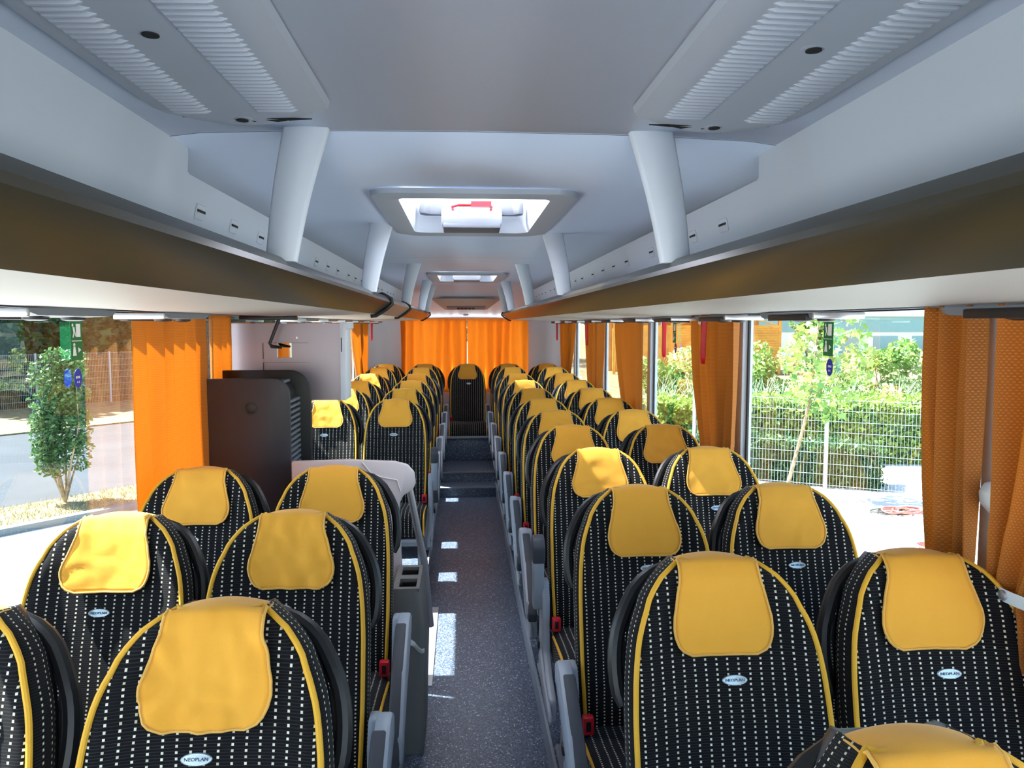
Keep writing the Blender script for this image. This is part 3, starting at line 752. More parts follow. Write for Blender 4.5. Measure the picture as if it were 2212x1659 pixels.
LY2 = [5.27, 6.05, 6.82, 7.65, 8.5, 9.3]; LZ = [0, .008, .014, .022, .038, .035]
for i, y in enumerate(LY2):
    nm = ['first', 'second', 'third', 'fourth', 'fifth', 'rearmost'][i]+' row behind the left stairwell'
    place_seat(-1, 0, y, -.455, 'dotted black seat with yellow cover beside the aisle, '+nm, GL, LZ[i], key=7+i % 3, up=(i == 0))
    place_seat(-1, 1, y, -.918, 'dotted black seat with yellow cover beside the window, '+nm, GLW, LZ[i], key=7+(i+1) % 3)
mid = copy_tree(protoR_win); mid.location = (.058, 9.3-.175, PL+.035); cover_of(mid, 8)
tag(mid, 'dotted black seat with yellow head cover facing down the aisle, middle of rear row', 'seat')
for pth in (protoR, protoR_win, protoL, protoL_win): delete_tree(pth)
# carpeted riser under the middle rear seat
m = MB(); m.box(CX-.285, CX+.29, 8.72, 9.5, .20, .455); b = m.build('seat_plinth', M['carpet'], bevel=.01)
tag(b, 'flecked carpet plinth under the middle seat of the rear row', 'plinth')
m = MB(); m.box(CX-.27, CX+.28, 8.69, 8.74, .455, .482); m.build('plinth_rail', M['grey'], b, bevel=.008)

# ------------------------------------------------------------------ curtains
def curtain(name, x, s, y0, y1, zt, zb, nf, amp, label, group, tie=None, ytie=None, mt='curtain', seed=0, wt=.3, uvk=1.0):
    """hangs in the plane x; folds along y. tie: height of the tie-back, ytie: y it gathers to, wt: width there (share)"""
    rnd = random.Random(seed); ph = rnd.uniform(0, 6); m = MB(); NC = nf*10; NR = 26; rows = []; uvs = []
    jit = [rnd.uniform(-.35, .35) for _ in range(nf+2)]
    for i in range(NR+1):
        u = i/NR; z = lerp(zt, zb, u)
        if tie:
            d = (z-tie)/(zt-tie) if z > tie else (tie-z)/(tie-zb)*.55
            d = max(0., min(1., d)); k = 1-(1-wt)*(1-d)**1.7 if z > tie else lerp(wt, wt*1.5, d)
        else: k = 1-.06*math.sin(u*PI*.9)
        ya, yb = y0, y1
        if ytie is not None: ya = ytie+(y0-ytie)*k; yb = ytie+(y1-ytie)*k
        row = []; ur = []
        for j in range(NC+1):
            v = j/NC; jj = v*nf; q = jit[int(jj)]*(1-(jj % 1))+jit[int(jj)+1]*(jj % 1)
            f = math.sin(v*nf*2*PI+ph+q*2+u*q*1.2); yy = lerp(ya, yb, v)+.006*math.sin(v*17+u*5+ph)
            am = amp*(.95+.4*math.sin(v*9.7+ph*2+u*2))*(1.0 if k > .6 else 1.1)
            row.append((x-s*(am*f+amp*.6), yy, z)); ur.append((v*abs(y1-y0)*1.9*uvk, z*uvk))
        rows.append(row); uvs.append(ur)
    m.quadgrid(rows, uvs); c = m.build(name, M[mt], angle=80)
    sd = c.modifiers.new('thick', 'SOLIDIFY'); sd.thickness = .0012
    tag(c, label, 'curtain', group)
    if tie:
        t = MB(); w2 = abs(y1-y0)*wt/2+.012; yc = (ytie+(y0-ytie)*wt+ytie+(y1-ytie)*wt)/2
        pth = [(x-s*(amp*.6)+(amp*1.25)*math.cos(a)*1.0, yc+w2*math.sin(a), tie) for a in [k*2*PI/20 for k in range(21)]]
        rows = [[(p[0], p[1], p[2]-.014) for p in pth], [(p[0], p[1], p[2]+.014) for p in pth]]; t.quadgrid(rows)
        tb = t.build('tie_band', M['wallg'], c); t2 = MB(); t2.lathe([(.012, 0), (.011, .006), (.006, .008)], (x-s*(amp*.6)-s*amp*1.25, yc, tie), 12, Matrix.Rotation(-s*PI/2, 3, 'Y')); t2.build('press_stud', M['alu'], tb)
    return c
CR = XR-.035; CLx = XL+.03
gr = 'gathered curtains along the right windows'
curtain('curtain', CR, 1, 1.70, 1.925, 1.80, .92, 4, .03, 'orange-brown curtain on the far side of the nearest right pillar', gr, .98, 1.715, seed=1, wt=.5)
curtain('curtain', CR, 1, 1.25, 1.665, 1.80, .92, 5, .028, 'orange-brown curtain at the right edge of the picture, near side of the nearest pillar', gr, 1.165, 1.62, seed=2, wt=.4)
curtain('curtain', CR, 1, 3.28, 3.92, 1.80, .92, 6, .026, 'orange curtain gathered behind the red hammer at the second right pillar', gr, .98, 3.40, seed=3, wt=.35)
curtain('curtain', CR, 1, 5.05, 5.95, 1.80, .92, 5, .022, 'orange curtain gathered at the third right pillar', gr, .98, 5.1, seed=4, wt=.42)
curtain('curtain', CR, 1, 6.62, 7.5, 1.80, .92, 6, .024, 'golden curtain gathered at the fourth right pillar', gr, .98, 6.9, seed=5, wt=.45)
curtain('curtain', CR, 1, 8.25, 9.4, 1.80, .92, 7, .024, 'golden curtain nearest the rear corner on the right side', gr, 1.15, 8.9, seed=6, wt=.4)
gl = 'curtains along the left windows'
curtain('curtain', CLx, -1, 2.68, 3.41, 1.80, .90, 6, .016, 'bright sunlit orange curtain drawn across the left window behind the third row', gl, seed=7)
curtain('curtain', CLx, -1, 3.50, 3.80, 1.80, .92, 3, .018, 'narrow brown-orange curtain beside the silver cabinet panel', gl, 1.02, 3.55, seed=8, wt=.6)
curtain('curtain', CLx, -1, 6.6, 7.6, 1.80, .92, 6, .025, 'golden curtain right of the silver cabinet panel on the left side', gl, seed=9)
curtain('curtain', CLx, -1, 8.0, 9.2, 1.80, .92, 7, .025, 'golden curtain nearest the rear corner on the left side', gl, 1.12, 8.9, seed=10, wt=.5)
def rear_curtain(x0, x1, nf, seed, label):
    rnd = random.Random(seed); m = MB(); rows = []; uvs = []; ph = rnd.uniform(0, 6)
    for i in range(21):
        u = i/20; z = lerp(1.826, .89, u); row = []; ur = []
        for j in range(nf*10+1):
            v = j/(nf*10); f = math.sin(v*nf*2*PI+ph+.5*math.sin(v*11+u*2.5)); am = .03+.014*math.sin(v*8+ph)
            row.append((lerp(x0, x1, v)+.01*math.sin(v*13+u*3), 9.86-am*f, z)); ur.append((v*(x1-x0)*1.5, z))
        rows.append(row); uvs.append(ur)
    m.quadgrid(rows, uvs); c = m.build('curtain', M['curtain_rear_sunlit'], angle=80); sd = c.modifiers.new('thick', 'SOLIDIFY'); sd.thickness = .0012
    tag(c, label, 'curtain', 'orange curtains across the rear window')
rear_curtain(-.785, .045, 7, 3, 'left half of the glowing orange curtains across the rear window')
rear_curtain(.055, .835, 7, 5, 'right half of the glowing orange curtains across the rear window')
for s in (-1, 1):
    m = MB(); m.box(min(CX+s*1.13, CX+s*1.15), max(CX+s*1.13, CX+s*1.15), Y0+.2, 9.3, 1.792, 1.804); struct(m.build('trim_%d' % (50+s), M['greyd']))

# ------------------------------------------------------------------ emergency hammers, stickers, pillar handle
def hammer(x, y, z, s, label, tilt=0):
    t = empty('emergency_hammer', (x, y, z), label, 'emergency hammer', 'red emergency hammers by the windows'); t.rotation_euler = (tilt, 0, 0)
    m = MB(); rows = []
    for zz, hw_, d in ((.0, .022, .030), (-.05, .019, .022), (-.12, .016, .020), (-.20, .021, .020), (-.235, .015, .014)):
        rows.append([(0, -hw_, zz), (-s*d, -hw_*.6, zz), (-s*d, hw_*.6, zz), (0, hw_, zz)])
    m.quadgrid(rows, closed_u=True); m.face(rows[0]); m.face(rows[-1][::-1]); m.build('holder', M['red'], t, bevel=.003)
    m = MB(); m.box(min(-s*.031, -s*.034), max(-s*.031, -s*.034), -.016, .016, -.045, -.002); m.build('label_plate', M['signw'], t)
    m = MB(); m.tube([(-s*.02, -.035, -.012), (-s*.02, .035, -.012)], [.007, .007], 8); m.build('hammer_head', M['red'], t)
hammer(CR-.055, 3.62, 1.795, 1, 'large red emergency hammer hanging before the second right curtain', .10)
hammer(CR-.015, 4.5, 1.79, 1, 'small red emergency hammer by the third right window', .05)
hammer(CR-.05, 7.15, 1.79, 1, 'red emergency hammer before the fourth right curtain')
hammer(CR-.05, 9.42, 1.79, 1, 'red emergency hammer at the right rear corner panel')
hammer(CLx+.05, 9.25, 1.79, -1, 'red emergency hammer at the left rear corner panel')
def exit_sign(x, y, s, label, g):
    """sticker on the pane; s=+1 right window (faces -x)"""
    t = empty('exit_sticker', (x, y, 1.70), label, 'sticker', g); X = lambda d: -s*d; W = .036; H = .118
    def pl(m, pts, d):
        m.prism([(a, b) for a, b in pts], min(X(d), X(d+.0006)), max(X(d), X(d+.0006)), 'x')
    m = MB(); pl(m, [(-W, -H/2), (W, -H/2), (W, H/2), (-W, H/2)], 0); m.build('sign_face', M['green'], t, smooth=False)
    m = MB(); k = s
    pl(m, [(-.03*k, -.001), (.03*k, -.001), (.03*k, .001), (-.03*k, .001)][::1], .001)
    pl(m, [(-.024*k, .012), (.002*k, .012), (.002*k, .052), (-.024*k, .052)], .001)          # door
    pl(m, [(.022*k+.005*math.cos(a), .048+.005*math.sin(a)) for a in [i*PI/5 for i in range(10)]], .001)
    pl(m, [(.012*k, .042), (.022*k, .042), (.018*k, .026), (.008*k, .028)], .001); pl(m, [(.010*k, .028), (.016*k, .027), (.024*k, .012), (.020*k, .010)], .001)
    pl(m, [(.010*k, .028), (.006*k, .026), (.004*k, .014), (.008*k, .014)], .001)
    pl(m, [(.012*k, -.014), (.020*k, -.014), (.026*k, -.045), (.004*k, -.045)], .001); pl(m, [(.016*k+.006*math.cos(a), -.012+.006*math.sin(a)) for a in [i*PI/5 for i in range(10)]], .001)
    pl(m, [(-.024*k, -.028), (-.008*k, -.020), (-.008*k, -.036)], .001)
    m.build('pictogram', M['signw'], t, smooth=False)
exit_sign(XR+.015, 2.60, 1, 'green emergency exit sticker high on the right window', 'green exit stickers')
exit_sign(XR+.015, 4.55, 1, 'green emergency exit sticker on the farther right window', 'green exit stickers')
exit_sign(XL-.015, 2.44, -1, 'green emergency exit sticker high on the left window', 'green exit stickers')
def seatbelt_sticker(x, y, z, s, label):
    t = empty('seatbelt_sticker', (x, y, z), label, 'sticker', 'blue oval stickers on the windows'); X = lambda d: -s*d
    m = MB(); m.prism([(.024*math.cos(a*PI/14), .030*math.sin(a*PI/14)) for a in range(28)], min(X(0), X(.0006)), max(X(0), X(.0006)), 'x'); m.build('sign_face', M['blue'], t, smooth=False)
    m = MB()
    for yy in (-.014, -.005, .004): m.prism([(yy, .0), (yy+.006, 0), (yy+.006, .007), (yy, .007)], min(X(.001), X(.0015)), max(X(.001), X(.0015)), 'x')
    for yy in (-.008, .002): m.prism([(yy, -.014), (yy+.006, -.014), (yy+.003, -.007)], min(X(.001), X(.0015)), max(X(.001), X(.0015)), 'x')
    m.build('pictogram', M['signw'], t, smooth=False)
seatbelt_sticker(XR+.015, 2.585, 1.602, 1, 'small blue oval sticker under the green sign on the right window')
seatbelt_sticker(XR+.015, 4.52, 1.61, 1, 'small blue oval sticker on the farther right window')
seatbelt_sticker(XL-.015, 2.44, 1.585, -1, 'small blue oval sticker under the green sign on the left window')
m = MB(); m.prism([(0, 1.385), (-.03, 1.38), (-.045, 1.36), (-.04, 1.33), (-.02, 1.31), (0, 1.29)], 1.665, 1.715, 'y', Matrix.Translation((XR, 0, 0)))
tag(m.build('coat_hook', M['wallg'], bevel=.006), 'pale plastic coat hook on the pillar between the two nearest right curtains', 'hook')

# ------------------------------------------------------------------ middle of the coach, left: cabinets, partition, bin
t = empty('dark_cabinet', (-1.15, 3.40, PL), 'tall anthracite cabinet with a louvred side next to the stairwell', 'cabinet')
W = .395
def arcprof(w0, w1, h, r):
    P = [(w0, 0), (w1, 0), (w1, h-r)]+[(w1-r+r*math.cos(a*PI/2/8), h-r+r*math.sin(a*PI/2/8)) for a in range(1, 9)]+[(w0, h)]
    return P
m = MB(); m.prism(arcprof(0, W, 1.415, .07), 0, .02); bd = m.build('front_panel', M['boxd'], t, bevel=.003)
m = MB(); m.prism(arcprof(0, W+.035, 1.435, .10), .27, .31); m.build('rear_panel', M['black'], t, bevel=.004)
m = MB(); m.prism(arcprof(0, W-.03, 1.385, .05), .02, .27); m.build('body', M['dark'], t)
m = MB()
for k in range(52): m.box(W-.031, W-.012, .02, .27, .04+k*.0247, .052+k*.0247)
for k in range(10): m.box(W-.30+k*.026, W-.29+k*.026, .02, .27, 1.384, 1.396)
m.build('louver', M['greyd'], t)
m = MB(); m.lathe([(.028, 0), (.028, .004), (.022, .004), (.02, .001), (.012, .002)], (.225, 0, 1.285), 24, Matrix.Rotation(PI/2, 3, 'X')); lk = m.build('round_lock', M['shell'], t)
t = empty('silver_cabinet', (-1.16, 3.86, 1.375), 'silver wall cabinet panel with a small mirror opening above the stairwell', 'cabinet')
m = MB(); W = .555
# face with a square opening: four strips around it
hx0, hx1, hz0, hz1 = .246, .318, .212, .284
for a, b, c, d in ((0, hx0, 0, .38), (hx1, W, 0, .38), (hx0, hx1, 0, hz0), (hx0, hx1, hz1, .38)): m.box(a, b, 0, .02, c, d)
m.box(0, W, .05, .16, 0, .375)
m.build('body', M['silver'], t)
m = MB(); m.box(hx0, hx1, .012, .02, hz0, hz1); m.build('mirror', M['mirror'], t)
m = MB(); m.prism([(W, -.003), (W+.028, .0), (W+.030, .35), (W+.045, .355), (W+.045, .385), (W, .385)], -.012, .16); ec = m.build('end_cap', M['wallg'], t, bevel=.004)
m = MB(); m.box(W+.006, W+.010, -.0135, -.011, .24, .31); m.build('finger_slot', M['dark'], ec)
m = MB(); m.box(.178, .1805, -.002, .001, .205, .285); m.box(.178, .1805, -.002, .001, .15, .188); m.box(.20, .246, -.0015, .001, .284, .2855); m.box(.318, .40, -.001, .001, .284, .285); m.box(.178, .40, -.001, .001, .187, .188); m.build('panel_joint', M['dark'], t)
m = MB(); m.lathe([(.006, 0), (.005, .003)], (.345, 0, .31), 10, Matrix.Rotation(PI/2, 3, 'X')); m.build('screw', M['alu'], t)
t = empty('monitor_bracket', (-.90, 3.78, 1.78), 'thin black bent bracket hanging in front of the silver cabinet', 'bracket')
m = MB(); m.tube([(.02, 0, 0), (-.028, 0, -.12), (-.02, 0, -.135), (.03, 0, -.142)], [.009, .008, .010, .005], 8); m.build('arm', M['black'], t)
m = MB(); m.box(-.16, .10, -.04, .04, -.008, .012); m.build('mount_plate', M['black'], t, bevel=.004)
# pale partition with hand rail, grey litter bin
t = empty('partition', (0, 3.375, PL), 'pale plastic partition with rounded arm in front of the stairwell', 'partition')
m = MB(); pp = [(-.745, 0), (-.745, 1.055), (-.5, 1.06), (-.30, 1.05), (-.245, 1.035), (-.215, 1.0), (-.21, .95), (-.222, .925), (-.262, .90), (-.278, .87), (-.282, .80), (-.262, .30), (-.26, 0)]
m.prism(pp, -.018, .018); m.build('panel', M['white'], t, bevel=.006)
m = MB(); m.tube([(-.44, -.020, 1.05), (-.40, -.020, 1.0), (-.36, -.0205, .985), (-.29, -.0205, .97), (-.275, -.0205, .92)], .0025, 6); m.build('groove', M['signw'], t)
m = MB(); m.tube([(-.237, 0, .925), (-.205, .0, .75), (-.175, 0, .60), (-.15, 0, .30)], .016, 10); m.build('hand_rail', M['alu'], t)
t = empty('litter_bin', (0, 3.0, 0), 'grey plastic litter bin with two square openings standing at the aisle edge', 'bin')
m = MB()
hl = [(0, 0), (0, .0)]
x0, x1, y0, y1 = -.30, -.165, .03, .36
rows = []
for z, e in ((0, -.004), (.02, .0), (.44, .012), (.52, .008), (.66, -.006), (.688, -.014)):
    rows.append([(a+(x0+x1)/2, b+(y0+y1)/2, z) for a, b in rrect((x1-x0)/2+e, (y1-y0)/2+e*.6, .025)])
m.quadgrid(rows, closed_u=True); m.face(rows[0][::-1])
# top plate with two openings, built as strips
tx0, tx1 = x0+.014, x1-.014; ty = [y0+.01, y0+.035, y0+.135, y0+.185, y0+.29, y1-.01]
for a, b in ((0, 1), (2, 3), (4, 5)): m.box(tx0, tx1, ty[a], ty[b], .676, .69)
for a, b in ((1, 2), (3, 4)): m.box(tx0, tx0+.022, ty[a], ty[b], .676, .69); m.box(tx1-.014, tx1, ty[a], ty[b], .676, .69)
m.build('body', M['binm'], t, angle=50)
m = MB(); m.box(tx0+.004, tx1-.004, y0+.02, y1-.02, .55, .60); m.build('inner_liner', M['dark'], t)
m = MB(); m.box(x0-.014, x1+.014, y0+.05, y0+.052, .0, .44); m.build('door_joint', M['dark'], t) if False else None
m = MB(); rows = []
for i in range(9):
    u = i/8; rows.append([(lerp(x0+.06, x1+.006, u), y0-.010-.004*math.sin(u*9), .475+.012*math.sin(u*5)-v*.022-.01*u+.006*math.sin(v*7+u*6)) for v in (0, .5, 1)])
m.quadgrid(rows); bg_ = m.build('bag_scrap', M['signw'], t); sd = bg_.modifiers.new('thick', 'SOLIDIFY'); sd.thickness = .001

# ------------------------------------------------------------------ outside
GZ = -1.15
g = MB(); g.box(-60, 80, -40, 110, GZ-.2, GZ); struct(g.build('ground', M['ground'], smooth=False))
g = MB(); g.box(11, 80, 17.5, 110, GZ-.1, -.25) if False else None
g.prism([(3.0, 21), (60, 14), (60, 90), (-4, 90)], GZ, -.28, 'z'); struct(g.build('ground', M['drygrass'], smooth=False))
# left: kerb, dry verge, road
d = Vector((1.05, 1.29, 0)).normalized()
def line(p, q, w_, z0, z1, name, mt):
    p, q = Vector(p), Vector(q); n = Vector((-(q-p).y, (q-p).x, 0)).normalized()*w_
    m = MB(); m.prism([tuple(v[:2]) for v in (p, q, q+n, p+n)], z0, z1, 'z'); return struct(m.build(name, M[mt], smooth=False))
A = Vector((-6.33, 10.76, 0)); A0 = A-d*14; B0 = A+d*22
line(A0, B0, .16, GZ, GZ+.10, 'trim_60', 'kerb')
n = Vector((-d.y, d.x, 0)); line(A0+n*.16, B0+n*.16, 1.35, GZ, GZ+.07, 'ground', 'drygrass')
line(A0+n*1.51, B0+n*1.51, 9.0, GZ, GZ+.02, 'ground', 'road'); line(A0+n*10.5, B0+n*10.5, 30, GZ, GZ+.06, 'ground', 'drygrass')
def leaves(m, c, r, n_, size, rnd, shell=.5, flat=0):
    for _ in range(n_):
        while True:
            v = Vector((rnd.uniform(-1, 1), rnd.uniform(-1, 1), rnd.uniform(-1, 1)))
            if v.length <= 1: break
        l = v.length or 1; v = v*((shell+(1-shell)*l)/l) if rnd.random() < .8 else v
        p = Vector(c)+Vector((v.x*r[0], v.y*r[1], v.z*r[2])); leaf(m, p, size*rnd.uniform(.6, 1.25), rnd)
def leaf(m, p, s, rnd, wd=.5):
    a = Vector((rnd.uniform(-1, 1), rnd.uniform(-1, 1), rnd.uniform(-.8, .8))).normalized(); b = a.cross(Vector((rnd.uniform(-1, 1), rnd.uniform(-1, 1), rnd.uniform(-1, 1)))).normalized()
    b_ = len(m.v); m.v += [tuple(p-a*s), tuple(p+b*s*wd-a*s*.1), tuple(p+a*s), tuple(p-b*s*wd-a*s*.1)]; m.f.append([b_, b_+1, b_+2, b_+3]); m.uv.append([(0, 0)]*4)
def hedge(x0, x1, y0, y1, z0, z1, ang, n_, size, mt, label, seed, cut=None):
    rnd = random.Random(seed); t = empty('hedge', ((x0+x1)/2, (y0+y1)/2, z0), label, 'hedge', None, ang); hx, hy, hz = (x1-x0)/2, (y1-y0)/2, z1-z0
    m = MB(); m.box(-hx+.12, hx-.12, -hy+.12, hy-.12, 0, hz-.14); m.build('twig_core', M['leafd'], t, smooth=False)
    m = MB()
    for _ in range(n_):
        f = rnd.random(); bz = lambda x, y: .06*noise.noise(Vector((x*1.1, y*1.1, seed)))
        if f < .45: p = Vector((rnd.uniform(-hx, hx), rnd.uniform(-hy, hy), hz+rnd.gauss(-.03, .05)))
        elif f < .85: p = Vector((rnd.uniform(-hx, hx), -hy+rnd.gauss(.03, .05), rnd.uniform(0, hz)))
        else: p = Vector((rnd.choice((-hx, hx))+rnd.gauss(0, .05), rnd.uniform(-hy, hy), rnd.uniform(0, hz)))
        p.y += bz(p.x, p.z)*2; p.z += bz(p.x, p.y)*2 if p.z > hz*.5 else 0
        leaf(m, p, size*rnd.uniform(.6, 1.3), rnd)
    m.build('foliage', M[mt], t, smooth=False, fix=False); return t
# fence right
def fence(P, Q, h, label, seg=2.5, z=GZ):
    P, Q = Vector(P), Vector(Q); L = (Q-P).length; ang = math.atan2((Q-P).y, (Q-P).x)
    t = empty('wire_fence', (P.x, P.y, z), label, 'fence', None, ang); npost = int(L/seg)+1
    for i in range(npost+1):
        x = min(i*seg, L); m = MB(); m.box(x-.03, x+.03, -.03, .03, 0, h+.02); m.build('post', M['steel'], t, smooth=False)
    m = MB(); x = 0
    while x < L: m.box(x-.003, x+.003, -.003, .003, .03, h); x += .055
    for k in range(9): zz = .06+k*(h-.08)/8; m.box(0, L, -.008, .008, zz-.004, zz+.004)
    w_ = m.build('wire_mesh', M['steel'], t, smooth=False); return t
fence((4.4, 14.3), (11.0, 10.35), 1.60, 'double-wire grey fence in front of the hedges on the right', 2.35)
hedge(2.9, 7.7, 14.0, 14.7, GZ, -.42, -.54, 9000, .05, 'leafd', 'low clipped dark hedge right behind the wire fence', 3)
hedge(4.2, 13.5, 15.3, 17.0, GZ, .12, -.12, 22000, .06, 'leafy', 'long yellow-green hedge behind the low hedge', 4)
# blade-leaved plants and tall shrubs
def blades(c, n_, h, rnd, m, spread=.35):
    for _ in range(n_):
        a = rnd.uniform(0, 2*PI); L = h*rnd.uniform(.6, 1.1); lean = rnd.uniform(.15, .7); base_ = Vector(c)+Vector((rnd.gauss(0, .08), rnd.gauss(0, .08), 0)); wv = Vector((-math.sin(a), math.cos(a), 0))*.022
        prev = None
        for k in range(4):
            u = k/3; p = base_+Vector((math.cos(a)*lean*L*u*u, math.sin(a)*lean*L*u*u, L*(u-.25*lean*u*u*u))); ww = wv*(1-u*.85)
            if prev: m.face([prev[0], prev[1], p+ww, p-ww])
            prev = (p-ww, p+ww)
rnd = random.Random(11)
sh_labels = {}
for i in range(15):
    x = 5.2+i*.95; y = 19.7-i*.22+rnd.uniform(-.3, .3); m = MB()
    for q in range(3): blades((x+rnd.uniform(-.4, .4), y+rnd.uniform(-.3, .3), GZ+.4), 26, 1.25, rnd, m)
    tag(m.build('blade_plant', M['leafb'], fix=False, smooth=False), 'clump of sword-leaved plant behind the long hedge, %s from the left' % ORDN[i].replace('nearest', 'first'), 'plant', 'sword-leaved plants behind the long hedge')
for i in range(10):
    x = 5.6+i*1.55; y = 22.5-i*.32; h = rnd.uniform(1.9, 2.5); t = empty('shrub', (x, y, GZ), 'tall pale shrub behind the sword-leaved plants, %s from the left' % ORDN[i].replace('nearest', 'first'), 'shrub', 'tall shrubs behind the sword-leaved plants')
    m = MB()
    for q in range(9):
        c = Vector((rnd.uniform(-.75, .75), rnd.uniform(-.4, .4), rnd.uniform(.9, h))); leaves(m, c, (.42, .4, .36), 190, .085, rnd)
    m.build('foliage', M['leafl' if i % 2 else 'leafm'], t, smooth=False, fix=False)
    m = MB()
    for q in range(5): m.tube([(0, 0, 0), (rnd.uniform(-.2, .2), 0, 1), (rnd.uniform(-.5, .5), rnd.uniform(-.3, .3), h*.9)], [.02, .015, .006], 5)
    m.build('stem', M['bark'], t)
# young maple in front of the fence
t = empty('young_tree', (5.30, 12.25, GZ), 'slim young maple leaning in front of the wire fence', 'tree')
trunk = [(0, 0, 0), (.15, .0, .6), (.30, 0, 1.2), (.41, 0, 1.75), (.46, 0, 2.3), (.50, 0, 2.9), (.56, 0, 3.5)]
m = MB(); m.tube(trunk, [.035, .032, .028, .024, .02, .015, .008], 8)
for q in range(9):
    z = 1.5+q*.22; b0 = smooth_tab([(p[2], p) for p in trunk], z); a = rnd.uniform(0, 6.28); L = rnd.uniform(.35, .75)
    m.tube([b0, b0+Vector((math.cos(a)*L*.5, math.sin(a)*L*.5, .12)), b0+Vector((math.cos(a)*L, math.sin(a)*L, .3))], [.012, .008, .004], 5)
m.build('trunk', M['bark'], t)
def maple(m, p, s, rnd):
    a = Vector((rnd.uniform(-1, 1), rnd.uniform(-1, .2), rnd.uniform(-.9, .6))).normalized(); b = a.cross(Vector((rnd.uniform(-1, 1), rnd.uniform(-1, 1), rnd.uniform(-1, 1)))).normalized()
    P = []
    for k, r in enumerate((.25, .8, .45, .95, .5, 1.1, .5, .95, .45, .8)): an = -PI/2+k*2*PI/10; P.append(p+(a*math.sin(an)+b*math.cos(an))*s*r)
    m.face(P)
m = MB()
for q in range(440):
    while True:
        v = Vector((rnd.uniform(-1, 1), rnd.uniform(-1, 1), rnd.uniform(-1, 1)))
        if v.length < 1: break
    maple(m, Vector((.70+v.x*.74, v.y*.6, 2.25+v.z*.95)), rnd.uniform(.06, .11), rnd)
m.build('foliage', M['leafm'], t, smooth=False, fix=False)
# garden hose coils
def coil(x, y, label, mts, R=.22):
    t = empty('hose_coil', (x, y, GZ), label, 'hose')
    for q, mt in enumerate(mts):
        m = MB(); p = []
        for k in range(90):
            a = k*.28; r_ = R*(.7+.3*math.sin(k*.37+q)); p.append((math.cos(a)*r_*1.5+q*.12, math.sin(a)*r_*.9-q*.08, .02+q*.035+.01*math.sin(k)))
        m.tube(p, .012, 6); m.build('hose', M[mt], t)
M['hosed'] = mat('dark_hose', srgb(70, 70, 66), .5); M['hoser'] = mat('red_hose', srgb(190, 90, 80), .5)
coil(6.60, 11.3, 'coiled dark and red hoses lying on the bright paving', ['hosed', 'hoser'])
m = MB()
for k in range(6): m.tube([(5.95+.18*math.cos(a)*(.5+k*.1), 9.25+.14*math.sin(a)*(.5+k*.1), GZ+.03+k*.012) for a in [i*.35 for i in range(19)]], .014, 6)
tag(m.build('rope_bundle', M['hoser']), 'reddish rope bundle on the paving just behind the nearest window seat', 'rope')
# timber shed
def rect_part(t, name, mt, *b, **k): m = MB(); m.box(*b); return m.build(name, M[mt], t, **({'smooth': False} | k))
t = empty('timber_shed', (9.5, 31, -.28), 'yellow timber shed with open trussed gable beyond the shrubs', 'shed'); t.scale = (1, 1, .92)
m = MB()
for k in range(17): m.box(-3.4, 3.6, 0, .05, .1+k*.115, .1+k*.115+.108)
m.build('board_wall', M['wood'], t, smooth=False)
rect_part(t, 'back_wall', 'wood', -3.4, 3.6, 2.4, 2.5, 0, 2.5); rect_part(t, 'side_wall', 'wood', 3.5, 3.6, 0, 2.5, 0, 2.1)
m = MB()
for x in (-3.4, -1.0, 1.3, 3.5): m.box(x, x+.12, -.02, .10, 0, 2.9)
m.box(-3.4, 3.62, -.03, .09, 2.05, 2.17); m.box(-3.6, 3.8, -.05, .10, 2.80, 2.93)
for x in (-1.0, 1.3): m.prism([(x+.1, 2.17), (x+.25, 2.17), (x+2.2, 2.75), (x+2.05, 2.75)], -.01, .05); m.prism([(x+2.2, 2.17), (x+2.05, 2.17), (x+.1, 2.75), (x+.25, 2.75)], -.01, .05)
m.build('beam', M['wood'], t, smooth=False)
m = MB(); m.prism([(-3.9, 2.95), (4.0, 2.95), (4.0, 3.07), (-3.9, 3.07)], -.6, 3.0)
for k in range(22): m.box(-3.8+k*.36, -3.74+k*.36, -.7, -.4, 2.86, 2.96)
m.build('roof', M['wood'], t, smooth=False)
rect_part(t, 'door_notice', 'signw', 2.0, 2.25, -.05, -.03, 1.35, 1.75)
# pale building with ribbon windows
t = empty('pale_building', (24, 48, -.28), 'long white building with a blue-green ribbon of windows in the distance', 'building')
rect_part(t, 'wall', 'bldg', -9, 16, 0, 8, 0, 6.5)
rect_part(t, 'window_band', 'bglass', -8.6, 15.5, -.08, 0, 1.55, 2.55); rect_part(t, 'parapet', 'bldg', -9.1, 16.1, -.25, 0, 2.55, 2.75)
for k in range(9): rect_part(t, 'window', 'bglass', -8+k*2.6, -6.4+k*2.6, -.06, 0, .2, 1.3)
